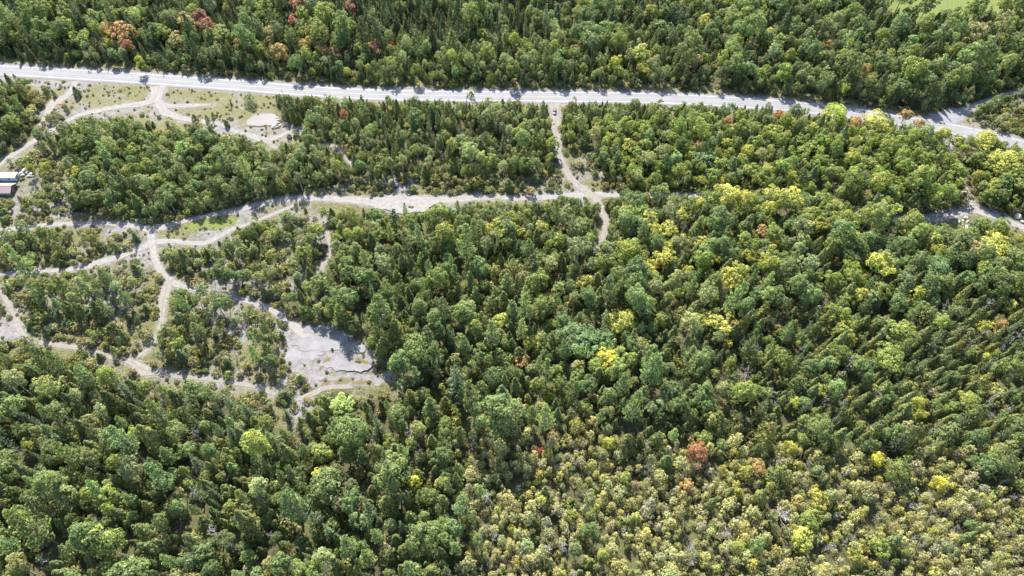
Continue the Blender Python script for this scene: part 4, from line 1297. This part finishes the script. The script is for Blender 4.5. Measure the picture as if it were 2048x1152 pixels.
# scrub: shrubs and saplings in the open parts, thinly elsewhere
x, y = candidates(60000)
uu, vv, _ = project(x, y)
dh, ds = near_ways(x, y)
scr = np.zeros(len(x), bool)
for p in SHRUBBY:
    scr |= inpoly(uu, vv, p)
clr = blocked(x, y, uu, vv)
hard = inpoly(uu, vv, FIELD) | inpoly(uu, vv, POND) | inpoly(uu, vv - 8, POND) | inpoly(uu, vv - 16, POND)
for p in SLABS + LUSH:
    hard |= inpoly(uu, vv, p)
dens = fbm(x, y, 12, 5)
rky = inpoly(uu, vv, [(560, 655), (640, 652), (735, 688), (775, 725), (806, 770), (800, 800), (640, 795), (585, 740)])
for q in range(len(x)):
    if hard[q] or ds[q] < 0.7 or dh[q] < 1.6:
        continue
    p = 1.0 if scr[q] else 0.30
    if rky[q]:
        p = 0.05
    elif clr[q]:
        p = 0.16 if inpoly(uu[q:q+1], vv[q:q+1], CLEARINGS[0])[0] else 0.85
    if scr[q] or clr[q]:
        p *= np.clip((dens[q] - 0.34) * 6, 0.03, 1.5)
    if RNG.uniform() > p:
        continue
    s = float(np.clip(RNG.lognormal(0.05, 0.36), 0.4, 2.2)) * (0.85 if clr[q] else 1.25)
    f = int(RNG.integers(0, len(FORMS["shrub"])))
    if not grid.ok(x[q], y[q], FORMS["shrub"][f]["d"] * s / 2, 0.5 if (scr[q] or clr[q]) else 0.36):
        continue
    if (scr[q] or clr[q]) and hides(x[q], y[q], FORMS["shrub"][f]["h"] * s * 1.6, FORMS["shrub"][f]["d"] * s * 0.35):
        continue
    r_ = RNG.uniform()
    if scr[q] and r_ < 0.13:
        plant("cedar", x[q], y[q], 0.36 * s, 0.5 * s, None, None, "in the open scrub")
        continue
    if scr[q] and r_ < 0.2:
        plant("aspen", x[q], y[q], 0.4 * s, 0.5 * s, None, None, "in the open scrub")
        continue
    t = jitter_col([(0.165, 0.17, 0.058), (0.20, 0.19, 0.078), (0.13, 0.155, 0.058), (0.205, 0.185, 0.10)][int(RNG.integers(0, 4))], 0.15)
    plant("shrub", x[q], y[q], s * 0.95, s, t, None, "in the open scrub" if scr[q] else ("in the clearing" if clr[q] else "under the trees"), "", f)

# tiny weeds and tussocks, part of the undergrowth
x, y = candidates(26000)
uu, vv, _ = project(x, y)
dh, ds = near_ways(x, y)
opn = np.zeros(len(x), bool)
for p in SHRUBBY + CLEARINGS:
    opn |= inpoly(uu, vv, p)
opn |= (dh < 6)
hard = inpoly(uu, vv, FIELD) | inpoly(uu, vv, POND)
for p in SLABS:
    hard |= inpoly(uu, vv, p)
dens = fbm(x, y, 7, 15)
for q in np.nonzero(opn & ~hard & (ds > 0.2) & (dh > 0.2) & (dens > 0.40))[0]:
    s = float(RNG.uniform(0.16, 0.5))
    t = jitter_col([(0.17, 0.16, 0.07), (0.15, 0.155, 0.055), (0.20, 0.175, 0.10), (0.12, 0.135, 0.05)][int(RNG.integers(0, 4))], 0.18)
    f = int(RNG.integers(0, len(FORMS["shrub"])))
    TREES.append(dict(kind="shrub", x=float(x[q]), y=float(y[q]), sz=s, sw=s * 1.3, rot=float(RNG.uniform(0, 6.283)), form=f, tint=t, turn=t, zone="", label="", h=FORMS["shrub"][f]["h"] * s, d=FORMS["shrub"][f]["d"] * s * 1.3))

# ------------------------------------------------------------------ the trees themselves: the largest of each kind singly, the rest as one mass of its kind
NAMES = dict(cedar="cedar_tree", spruce="spruce_tree", pine="pine_tree", aspen="aspen_tree", broadleaf="broadleaf_tree", maple="maple_tree", larch="larch_tree", dead="dead_tree", shrub="shrub")
WORD = dict(cedar="cedar", spruce="spruce", pine="pine", aspen="aspen", broadleaf="broadleaf tree", maple="maple", larch="larch", dead="bare dead tree", shrub="shrub")
MASS = dict(cedar="cedar_forest", spruce="spruce_forest", pine="pine_forest", aspen="aspen_forest", broadleaf="broadleaf_forest", maple="maple_forest", larch="larch_forest", dead="dead_tree_woods", shrub="undergrowth")
GROUP = dict(cedar="cedars of the forest", spruce="spruces of the forest", pine="pines of the forest", aspen="aspens of the forest", broadleaf="green broadleaf trees of the forest", maple="maples turning colour", larch="larches of the bog", dead="bare dead trees", shrub="shrubs of the scrub")
NUM = "no one two three four five six seven eight nine ten eleven twelve thirteen fourteen fifteen sixteen seventeen eighteen nineteen twenty".split()

def colour_word(t):
    r, g, b = t["turn"]
    l = 0.5 * (r + g)
    if t["kind"] == "dead":
        return "grey"
    if r > g * 1.9:
        return "red-orange"
    if r > g * 1.3:
        return "amber"
    if r > g * 1.02:
        return "yellowish" if l > 0.2 else "olive"
    if b > 0.5 * g:
        return "blue-green"
    if l < 0.115:
        return "dark green"
    if l < 0.17:
        return "mid-green"
    return "pale green"

X = np.array([t["x"] for t in TREES])
Y = np.array([t["y"] for t in TREES])
HT = np.array([t["h"] for t in TREES])
DM = np.array([t["d"] for t in TREES])
Z0 = relief_at(X, Y)
U, V_, D_ = project(X, Y, HT * 0.65)
inframe = (U > -6) & (U < 2054) & (V_ > -6) & (V_ < 1158)
area = (DM * (DM * 0.8 + HT * 0.35)) / D_ ** 2
KD = np.array([t["kind"] for t in TREES])
single = np.zeros(len(TREES), bool)
for kd in NAMES:
    ids = np.nonzero((KD == kd) & inframe)[0]
    pri = area[ids] + np.array([9.0 if TREES[i]["label"] else 0.0 for i in ids])
    single[ids[np.argsort(-pri)[:300]]] = True

# labels
sz_rank = {}
for kd in NAMES:
    hs = HT[(KD == kd) & single]
    sz_rank[kd] = (np.percentile(hs, 33), np.percentile(hs, 72)) if len(hs) else (0, 0)
byl = {}
for i in np.nonzero(single)[0]:
    t = TREES[i]
    if t["label"]:
        continue
    lo, hi = sz_rank[t["kind"]]
    s = ("small", "mid-sized", "tall")[int(t["h"] > lo) + int(t["h"] > hi)]
    if t["kind"] == "shrub":
        s = ("low", "rounded", "big")[int(t["h"] > lo) + int(t["h"] > hi)]
    cx = NUM[int(np.clip(round(U[i] / 2048 * 20), 0, 20))]
    cy = NUM[int(np.clip(round(V_[i] / 1152 * 20), 0, 20))]
    cw = colour_word(t)
    wd = WORD[t["kind"]]
    lab = f"{s} {'' if t['kind'] == 'dead' else cw + ' '}{wd}, {cx} twentieths across and {cy} twentieths down the photo"
    byl.setdefault(lab, []).append(i)
for lab, ids in byl.items():
    if len(ids) == 1:
        TREES[ids[0]]["label"] = lab
    else:
        ids = sorted(ids, key=lambda i: U[i])
        for k, i in enumerate(ids):
            where = "leftmost" if k == 0 else ("rightmost" if k == len(ids) - 1 else NUM[k + 1] + "-from-left")
            TREES[i]["label"] = f"{where} {lab}"

def put(kind, i):
    t = TREES[i]
    f = FORMS[kind][t["form"]]
    loc = (t["x"], t["y"], float(Z0[i]))
    nm = NAMES[kind]
    if kind == "shrub":
        o = bpy.data.objects.new(nm, f["both"])
        o.location, o.rotation_euler, o.scale = loc, (0, 0, t["rot"]), (t["sw"], t["sw"], t["sz"])
        COL.objects.link(o)
        o["tint"], o["turn"] = t["tint"], t["turn"]
    else:
        o = bpy.data.objects.new(nm, None)
        o.empty_display_size = 0.5
        o.location, o.rotation_euler, o.scale = loc, (RNG.normal() * 0.035, RNG.normal() * 0.035, t["rot"]), (t["sw"], t["sw"], t["sz"])
        COL.objects.link(o)
        for part in ("trunk", "crown"):
            c = bpy.data.objects.new(part, f[part])
            c.parent = o
            COL.objects.link(c)
            if part == "crown":
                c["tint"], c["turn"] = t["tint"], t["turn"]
    tag(o, t["label"], "shrub" if kind == "shrub" else "tree", GROUP[kind])

for i in np.nonzero(single)[0]:
    put(TREES[i]["kind"], i)

def scatter_group(name, coll):
    ng = bpy.data.node_groups.new(name, 'GeometryNodeTree')
    ng.interface.new_socket("Geometry", in_out='INPUT', socket_type='NodeSocketGeometry')
    ng.interface.new_socket("Geometry", in_out='OUTPUT', socket_type='NodeSocketGeometry')
    n = ng.nodes
    gi, go = n.new("NodeGroupInput"), n.new("NodeGroupOutput")
    ci = n.new("GeometryNodeCollectionInfo")
    ci.inputs["Collection"].default_value = coll
    ci.inputs["Separate Children"].default_value = True
    ci.inputs["Reset Children"].default_value = True
    iop = n.new("GeometryNodeInstanceOnPoints")
    iop.inputs["Pick Instance"].default_value = True
    def att(nm, ty):
        a = n.new("GeometryNodeInputNamedAttribute")
        a.data_type = ty
        a.inputs["Name"].default_value = nm
        return next(s for s in a.outputs if s.enabled)
    L = ng.links
    L.new(gi.outputs[0], iop.inputs["Points"])
    L.new(ci.outputs[0], iop.inputs["Instance"])
    L.new(att("form", 'INT'), iop.inputs["Instance Index"])
    e2r = n.new("FunctionNodeEulerToRotation")
    L.new(att("rot", 'FLOAT_VECTOR'), e2r.inputs[0])
    L.new(e2r.outputs[0], iop.inputs["Rotation"])
    L.new(att("size", 'FLOAT_VECTOR'), iop.inputs["Scale"])
    L.new(iop.outputs[0], go.inputs[0])
    return ng

def mass(kind):
    ids = np.nonzero((KD == kind) & ~single)[0]
    if not len(ids):
        return
    coll = bpy.data.collections.new(f"{kind}_forms")
    for k, f in enumerate(FORMS[kind]):
        coll.objects.link(bpy.data.objects.new(f"{kind}_form_{k:02d}", f["both"]))
    me = bpy.data.meshes.new(MASS[kind])
    me.from_pydata([(X[i], Y[i], float(Z0[i])) for i in ids], [], [])
    def att(nm, ty, prop, data, dt=np.float32):
        a = me.attributes.new(nm, ty, 'POINT')
        a.data.foreach_set(prop, np.asarray(data, dt).ravel())
    att("form", 'INT', "value", [TREES[i]["form"] for i in ids], np.int32)
    att("rot", 'FLOAT_VECTOR', "vector", [(RNG.normal() * 0.04, RNG.normal() * 0.04, TREES[i]["rot"]) for i in ids])
    att("size", 'FLOAT_VECTOR', "vector", [(TREES[i]["sw"], TREES[i]["sw"], TREES[i]["sz"]) for i in ids])
    att("tint", 'FLOAT_COLOR', "color", [(*TREES[i]["tint"], 1) for i in ids])
    att("turn", 'FLOAT_COLOR', "color", [(*TREES[i]["turn"], 1) for i in ids])
    o = bpy.data.objects.new(MASS[kind], me)
    COL.objects.link(o)
    md = o.modifiers.new("scatter", 'NODES')
    md.node_group = scatter_group(f"{kind}_scatter", coll)
    o["kind"] = "stuff"
    o["label"] = f"the many smaller and farther {WORD[kind]}s of the forest mass"

for kd in NAMES:
    mass(kd)
print("TREES", len(TREES), {k: (int((KD == k).sum()), int(((KD == k) & single).sum())) for k in NAMES})

# ------------------------------------------------------------------ small things in the clearings
def box(cx, cy, cz, sx, sy, sz):
    V = [(cx + a * sx / 2, cy + b * sy / 2, cz + c * sz / 2) for a, b, c in ((-1, -1, -1), (1, -1, -1), (1, 1, -1), (-1, 1, -1), (-1, -1, 1), (1, -1, 1), (1, 1, 1), (-1, 1, 1))]
    F = [(0, 3, 2, 1), (4, 5, 6, 7), (0, 1, 5, 4), (1, 2, 6, 5), (2, 3, 7, 6), (3, 0, 4, 7)]
    return V, F

def bevelled(o, w=0.03, seg=2):
    bm = bmesh.new()
    bm.from_mesh(o.data)
    bmesh.ops.bevel(bm, geom=list(bm.edges), offset=w, segments=seg, affect='EDGES', profile=0.6)
    bm.to_mesh(o.data)
    bm.free()
    return o

def flat(name, col, rough=0.5, metal=0.0, coat=0.0):
    m = plain(name, col, rough, metal, 0.08, 2.0)
    if coat:
        m.node_tree.nodes["Principled BSDF"].inputs["Coat Weight"].default_value = coat
    return m

CAR_PAINT = flat("dark_blue_car_paint", (0.022, 0.03, 0.045), 0.28, 0.3, 0.8)
CAR_GLASS = flat("car_glass", (0.03, 0.035, 0.04), 0.06, 0.0)
TYRE = flat("tyre_rubber", (0.02, 0.02, 0.02), 0.9)
RIM = flat("alloy_rim", (0.5, 0.5, 0.52), 0.3, 0.9)
LAMP = flat("lamp_lens", (0.7, 0.7, 0.68), 0.2)
TAIL = flat("red_lens", (0.3, 0.015, 0.01), 0.25)

def loft(rings):
    """closed body through rings of equal point count, capped"""
    n = len(rings[0])
    V = [p for r in rings for p in r]
    F = []
    for i in range(len(rings) - 1):
        for k in range(n):
            k2 = (k + 1) % n
            F.append((i * n + k, i * n + k2, (i + 1) * n + k2, (i + 1) * n + k))
    F.append(tuple(range(n))[::-1])
    F.append(tuple((len(rings) - 1) * n + k for k in range(n)))
    return V, F

def build_car(loc, rz):
    t = empty("parked_car", loc, rz)
    tag(t, "dark sedan parked nose-down at the top of the driveway trail", "car")
    # body: local +Y is the nose
    rings = []
    for yy, hw, zt, zb in ((-2.32, 0.62, 0.78, 0.42), (-2.25, 0.82, 0.93, 0.30), (-1.6, 0.90, 1.0, 0.24), (-0.6, 0.92, 0.98, 0.22), (0.5, 0.92, 0.96, 0.22), (1.3, 0.90, 0.90, 0.24), (2.05, 0.84, 0.76, 0.28), (2.3, 0.64, 0.62, 0.40)):
        m = (zt + zb) / 2
        rings.append([(-hw * 0.9, yy, zb), (-hw, yy, m), (-hw * 0.97, yy, zt - 0.10), (-hw * 0.82, yy, zt), (hw * 0.82, yy, zt), (hw * 0.97, yy, zt - 0.10), (hw, yy, m), (hw * 0.9, yy, zb)])
    v, f = loft(rings)
    o = mesh_obj("body", v, f, CAR_PAINT, t, True)
    o.modifiers.new("smooth", 'SUBSURF').render_levels = 1
    # roof on its pillars
    v, f = loft([[(-0.66, -1.55, 0.97), (0.66, -1.55, 0.97), (0.60, -0.75, 1.42), (-0.60, -0.75, 1.42)][:4], ]) if False else (None, None)
    rv = [(-0.58, -0.85, 1.40), (0.58, -0.85, 1.40), (0.60, 0.30, 1.40), (-0.60, 0.30, 1.40), (-0.52, -0.80, 1.46), (0.52, -0.80, 1.46), (0.54, 0.22, 1.46), (-0.54, 0.22, 1.46)]
    mesh_obj("roof", rv, [(0, 3, 2, 1), (4, 5, 6, 7), (0, 1, 5, 4), (1, 2, 6, 5), (2, 3, 7, 6), (3, 0, 4, 7)], CAR_PAINT, t, False)
    mesh_obj("windscreen", [(-0.74, 1.12, 0.955), (0.74, 1.12, 0.955), (0.60, 0.30, 1.405), (-0.60, 0.30, 1.405)], [(0, 1, 2, 3)], CAR_GLASS, t)
    mesh_obj("rear_window", [(0.72, -1.62, 1.0), (-0.72, -1.62, 1.0), (-0.58, -0.85, 1.405), (0.58, -0.85, 1.405)], [(0, 1, 2, 3)], CAR_GLASS, t)
    for s in (-1, 1):
        for a, b, c, d in ((1.05, 0.30, -0.25, -0.25), (-0.31, -0.31, -0.85, -1.5)):
            mesh_obj("side_window", [(s * 0.79, a, 0.975), (s * 0.605, b, 1.40), (s * 0.60, c, 1.40), (s * 0.785, d, 0.985)], [(0, 1, 2, 3)], CAR_GLASS, t)
        mesh_obj("pillar", *box(s * 0.69, -0.28, 1.19, 0.10, 0.09, 0.46), CAR_PAINT, t)
        bevelled(mesh_obj("mirror", *box(s * 1.0, 0.85, 1.0, 0.2, 0.12, 0.13), CAR_PAINT, t), 0.03)
        bevelled(mesh_obj("headlight", *box(s * 0.62, 2.17, 0.66, 0.30, 0.22, 0.13), LAMP, t), 0.03)
        bevelled(mesh_obj("tail_light", *box(s * 0.66, -2.24, 0.80, 0.28, 0.14, 0.14), TAIL, t), 0.03)
        for yy in (1.42, -1.42):
            def disc(x0, x1, r, n=18):
                V = [(x, yy + r * math.cos(2 * math.pi * k / n), 0.33 + r * math.sin(2 * math.pi * k / n)) for x in (x0, x1) for k in range(n)]
                F = [(k, (k + 1) % n, n + (k + 1) % n, n + k) for k in range(n)] + [tuple(range(n))[::-1], tuple(range(n, 2 * n))]
                return V, F
            w = mesh_obj("wheel", *disc(s * 0.72, s * 0.94, 0.33), TYRE, t)
            mesh_obj("rim", *disc(s * 0.93, s * 0.955, 0.21), RIM, w)
    bevelled(mesh_obj("number_plate", *box(0, 2.27, 0.5, 0.5, 0.05, 0.13), LAMP, t), 0.01)
    return t

g = ground(1109.5, 225)
build_car((g[0], g[1], float(relief_at(g[0], g[1])[0]) + 0.06), math.pi - 0.06)

# ---- boulders
def boulder(px, py, r, label, z=0.0, mat=None, name="boulder", squash=0.7, group=None, cat="boulder"):
    g = ground(px, py)
    bm = bmesh.new()
    bmesh.ops.create_icosphere(bm, subdivisions=2, radius=r)
    ax = np.array([RNG.uniform(0.75, 1.25), RNG.uniform(0.75, 1.25), squash])
    cuts = RNG.normal(size=(6, 3))
    for v in bm.verts:
        p = np.array(v.co)
        for c in cuts:
            c = c / np.linalg.norm(c)
            k = p @ c - r * 0.68
            if k > 0:
                p = p - c * k * 0.85
        v.co = Vector(p * ax * (1 + RNG.normal() * 0.03))
    me = bpy.data.meshes.new(name)
    bm.to_mesh(me)
    bm.free()
    me.materials.append(mat or BOULDER)
    o = bpy.data.objects.new(name, me)
    o.location = (g[0], g[1], float(relief_at(g[0], g[1])[0]) + r * squash * 0.45 + z)
    o.rotation_euler = (0, 0, RNG.uniform(0, 6))
    COL.objects.link(o)
    return tag(o, label, cat, group)

PILE = [(44, 347, 1.1, 0), (50, 344, 1.3, 0), (56, 347, 1.4, 0), (62, 350, 1.2, 0), (49, 340, 1.0, 0), (53, 337, 0.9, 0), (46, 352, 1.0, 0), (58, 353, 0.9, 0), (64, 354, 0.7, 0), (54, 345, 0.9, 1.0), (60, 347, 0.8, 0.9), (68, 353, 0.5, 0)]
WORDS = ["at the near west foot", "in the middle front", "at the broad east shoulder", "at the lower east foot", "at the upper west rim", "at the very top end", "closest to the white trailer", "below the centre", "at the lower tip", "resting high on the heap", "resting on the east shoulder", "lying just off the heap"]
for (px, py, r, z), w in zip(PILE, WORDS):
    boulder(px, py, r, f"white boulder of the rubble heap, {w}", z, group="boulders heaped beside the white trailer")
boulder(3, 476, 1.3, "large white boulder at the left edge beside the trail")
boulder(10, 480, 1.2, "paler grey rounded boulder next to the large white one")
boulder(2033, 422, 1.5, "big white boulder at the right edge above the rubble", squash=0.8)
boulder(2040, 424, 1.1, "white boulder leaning on the big one at the right edge")
boulder(2034, 434, 1.7, "tan boulder below the two white ones at the right edge", squash=0.8)
boulder(2044, 444, 0.9, "small white stone beside the trail at the right edge")
for k, (px, py, r) in enumerate([(554, 236, 0.9), (556, 241, 1.0), (557, 246, 0.8), (549, 252, 0.8), (545, 255, 1.0), (552, 256, 0.9), (560, 251, 0.7), (537, 250, 0.5), (566, 254, 0.6)]):
    boulder(px, py, r, "white stone " + ["at the pond's upper corner", "midway along the pond's east bank", "at the pond's lower east corner", "on the spit below the pond", "on the lower spit, largest of it", "between the pond spit and the trail", "on the grass just east of the pond", "on the pond's lower bank", "nearest the woods east of the pond"][k], group="stones round the pond", cat="stone", name="stone")
# rubble beside the trail at the right
SLAB_GREY = flat("broken_concrete", (0.36, 0.35, 0.35), 0.9)
DARK_SCRAP = flat("dark_scrap", (0.03, 0.03, 0.035), 0.6)
RUST = flat("orange_sheet", (0.50, 0.09, 0.035), 0.6)
for k, (px, py, a, b, c, mt, lab) in enumerate([(1901, 437, 2.2, 1.3, 0.35, BOULDER, "white slab lying alone at the trail edge"), (1931, 436, 1.7, 1.0, 0.4, SLAB_GREY, "pale concrete slab, uppermost of the rubble"), (1926, 442, 1.4, 1.0, 0.3, SLAB_GREY, "white concrete slab in the middle of the rubble"),
                                               (1934, 444, 1.3, 0.9, 0.4, BOULDER, "whitish slab at the east side of the rubble"), (1918, 445, 1.5, 0.9, 0.3, SLAB_GREY, "flat grey slab at the west side of the rubble"), (1933, 456, 2.4, 1.4, 0.6, SLAB_GREY, "large tilted slab, lowest of the rubble"), (1938, 457, 1.5, 1.0, 0.8, DARK_SCRAP, "dark scrap block beside the lowest slab")]):
    g = ground(px, py)
    o = bevelled(mesh_obj("rubble_slab", *box(0, 0, 0, a, b, c), mt), 0.06, 1)
    for v in o.data.vertices:
        v.co += Vector(RNG.normal(size=3) * 0.06)
    o.location = (g[0], g[1], c * 0.5 + 0.15)
    o.rotation_euler = (RNG.normal() * 0.2, RNG.normal() * 0.2, RNG.uniform(0, 3))
    tag(o, lab, "rubble", "broken slabs of the rubble heap")

# orange tarp lying at the gravel lane
g = ground(121, 204)
bm = bmesh.new()
bmesh.ops.create_grid(bm, x_segments=10, y_segments=6, size=0.5)
for v in bm.verts:
    v.co = Vector((v.co.x * 1.5, v.co.y * 4.4 + 0.5 * v.co.x, 0.35 + 0.28 * math.sin(v.co.x * 7) * math.cos(v.co.y * 5) + RNG.normal() * 0.05 - 0.5 * abs(v.co.x)))
bmesh.ops.solidify(bm, geom=list(bm.faces), thickness=0.03)
me = bpy.data.meshes.new("tarp")
bm.to_mesh(me)
bm.free()
me.materials.append(RUST)
o = bpy.data.objects.new("tarp", me)
o.location = (g[0], g[1], 0.1)
o.rotation_euler = (0, 0, 0.45)
COL.objects.link(o)
tag(o, "crumpled orange-red tarp at the edge of the gravel lane", "tarp")

# roadside post at the bend
g = ground(1945, 256)
t = empty("roadside_post", (g[0], g[1], 0))
tag(t, "small dark marker post on the highway verge at the bend", "post")
mesh_obj("post", *box(0, 0, 0.6, 0.09, 0.09, 1.3), DARK_SCRAP, t)
bevelled(mesh_obj("box_head", *box(0, 0.1, 1.32, 0.34, 0.6, 0.36), DARK_SCRAP, t), 0.04)

# ---- white trailer and brown-roofed house at the left edge
WHITE_METAL = flat("white_metal_roof", (0.5, 0.51, 0.52), 0.45)
SHADE_TINTED_WALL = flat("white_cladding_shade_tint", (0.36, 0.40, 0.45), 0.6)  # white trailer's walls, with the bluish shade on them put into the colour
BROWN_ROOF = flat("brown_roof_sheet", (0.22, 0.165, 0.15), 0.4)
BROWN_WALL = flat("brown_plank_wall", (0.10, 0.065, 0.05), 0.8)
TEAL = flat("teal_wall_board", (0.20, 0.34, 0.33), 0.7)
GLASS = flat("window_glass", (0.03, 0.04, 0.05), 0.08)
WOOD = flat("door_wood", (0.2, 0.14, 0.1), 0.7)

def building(name, label, x1, y0, L, W, he, hr, roof_m, wall_m, gable_m, over=0.35, rz=0.0):
    """ridge along X; near wall at y0, east end at x1"""
    t = empty(name, (x1, y0, 0), rz)
    tag(t, label, "building")
    wth = 0.15
    for nm, b in (("wall", box(-L / 2, wth / 2, he / 2 - 0.15, L, wth, he + 0.3)), ("wall", box(-L / 2, W - wth / 2, he / 2 - 0.15, L, wth, he + 0.3))):
        mesh_obj(nm, *b, wall_m, t)
    for xx in (-wth / 2 + 0.003, -L + wth / 2 - 0.003):
        a, b_ = xx - wth / 2, xx + wth / 2
        prof = [(0.01, -0.3), (W - 0.01, -0.3), (W - 0.01, he), (W / 2, hr - 0.05), (0.01, he)]
        V = [(a, p[0], p[1]) for p in prof] + [(b_, p[0], p[1]) for p in prof]
        F = [tuple(range(5))[::-1], tuple(range(5, 10))] + [(k, (k + 1) % 5, 5 + (k + 1) % 5, 5 + k) for k in range(5)]
        mesh_obj("gable_wall", V, F, gable_m, t)
    sl = (hr - he) / (W / 2)
    for s in (0, 1):
        ye, yr = (-over, W / 2) if s == 0 else (W + over, W / 2)
        ze = he - over * sl
        rf = empty("roof_slope", (0, 0, 0))
        rf.parent = t
        n = max(4, int(L / 1.1))
        for k in range(n):
            xa, xb = over - (L + 2 * over) * k / n, over - (L + 2 * over) * (k + 1) / n + 0.02
            V = [(xa, ye, ze + 0.03), (xb, ye, ze + 0.03), (xb, yr, hr + 0.03), (xa, yr, hr + 0.03), (xa, ye, ze + 0.09), (xb, ye, ze + 0.09), (xb, yr, hr + 0.09), (xa, yr, hr + 0.09)]
            F = [(0, 3, 2, 1), (4, 5, 6, 7), (0, 1, 5, 4), (1, 2, 6, 5), (2, 3, 7, 6), (3, 0, 4, 7)]
            mesh_obj("roof_panel", V, F, roof_m, rf)
    mesh_obj("ridge_cap", *box(-L / 2, W / 2, hr + 0.11, L + 2 * over, 0.3, 0.05), roof_m, t)
    for k in range(2):
        w = mesh_obj("window", *box(-L * (0.25 + 0.4 * k), -0.02, he * 0.58, 1.3, 0.08, 0.9), WHITE_METAL, t)
        mesh_obj("pane", *box(-L * (0.25 + 0.4 * k), -0.065, he * 0.58, 1.1, 0.03, 0.72), GLASS, w)
    d = mesh_obj("door", *box(0.04, W * 0.45, 0.95, 0.07, 0.9, 1.95), WOOD, t)
    mesh_obj("handle", *box(0.1, W * 0.45 + 0.33, 1.0, 0.06, 0.05, 0.12), WHITE_METAL, d)
    return t

g = ground(35, 362.5)
building("site_trailer", "long white-roofed trailer at the left edge beside the rubble heap", g[0], g[1], 13.0, 3.2, 2.5, 2.75, WHITE_METAL, SHADE_TINTED_WALL, SHADE_TINTED_WALL, 0.08)
g = ground(24, 391)
building("house", "small brown-roofed house at the left edge below the white trailer", g[0], g[1], 9.0, 6.0, 2.1, 3.6, BROWN_ROOF, TEAL, BROWN_WALL, 0.5)

# ---- fallen logs in the bog
for k, (px, py, ln, az, lab) in enumerate([(1690, 998, 7, 0.75, "grey fallen log slanting in the middle of the bog"), (1905, 1012, 6, 0.6, "pale fallen log at the east of the bog"), (1495, 905, 5, 0.8, "grey fallen trunk above the amber maple"), (1345, 950, 5, 0.5, "grey fallen trunk below the flame-orange maple"), (1255, 1035, 4, 1.2, "short bleached log in the western bog"), (1960, 1110, 6, 0.9, "bleached log near the lower right corner"), (250, 620, 4.5, 0.05, "thin pale log lying beside the pine clump")]):
    g = ground(px, py, 2.0)
    pts = [(-ln / 2, 0, 0), (-ln / 5, 0.1, 0.1), (ln / 5, -0.05, 0.12), (ln / 2, 0.05, 0.3)]
    v, f = tube(pts, [0.2, 0.17, 0.13, 0.05], 7)
    br = [tube([(ln * q, 0, 0.1), (ln * q + 0.5, sgn * 0.7, 0.5), (ln * q + 0.9, sgn * 1.1, 0.8)], [0.06, 0.04, 0.015], 4) for q, sgn in ((0.1, 1), (0.25, -1), (0.0, -1))]
    v, f = merge([(v, f)] + br)
    o = mesh_obj("fallen_log", v, f, GREY_WOOD, smooth=True)
    o.location = (g[0], g[1], 0.6 if k < 6 else 0.2)
    o.rotation_euler = (0, -0.12, az)
    tag(o, lab, "log", "fallen logs")
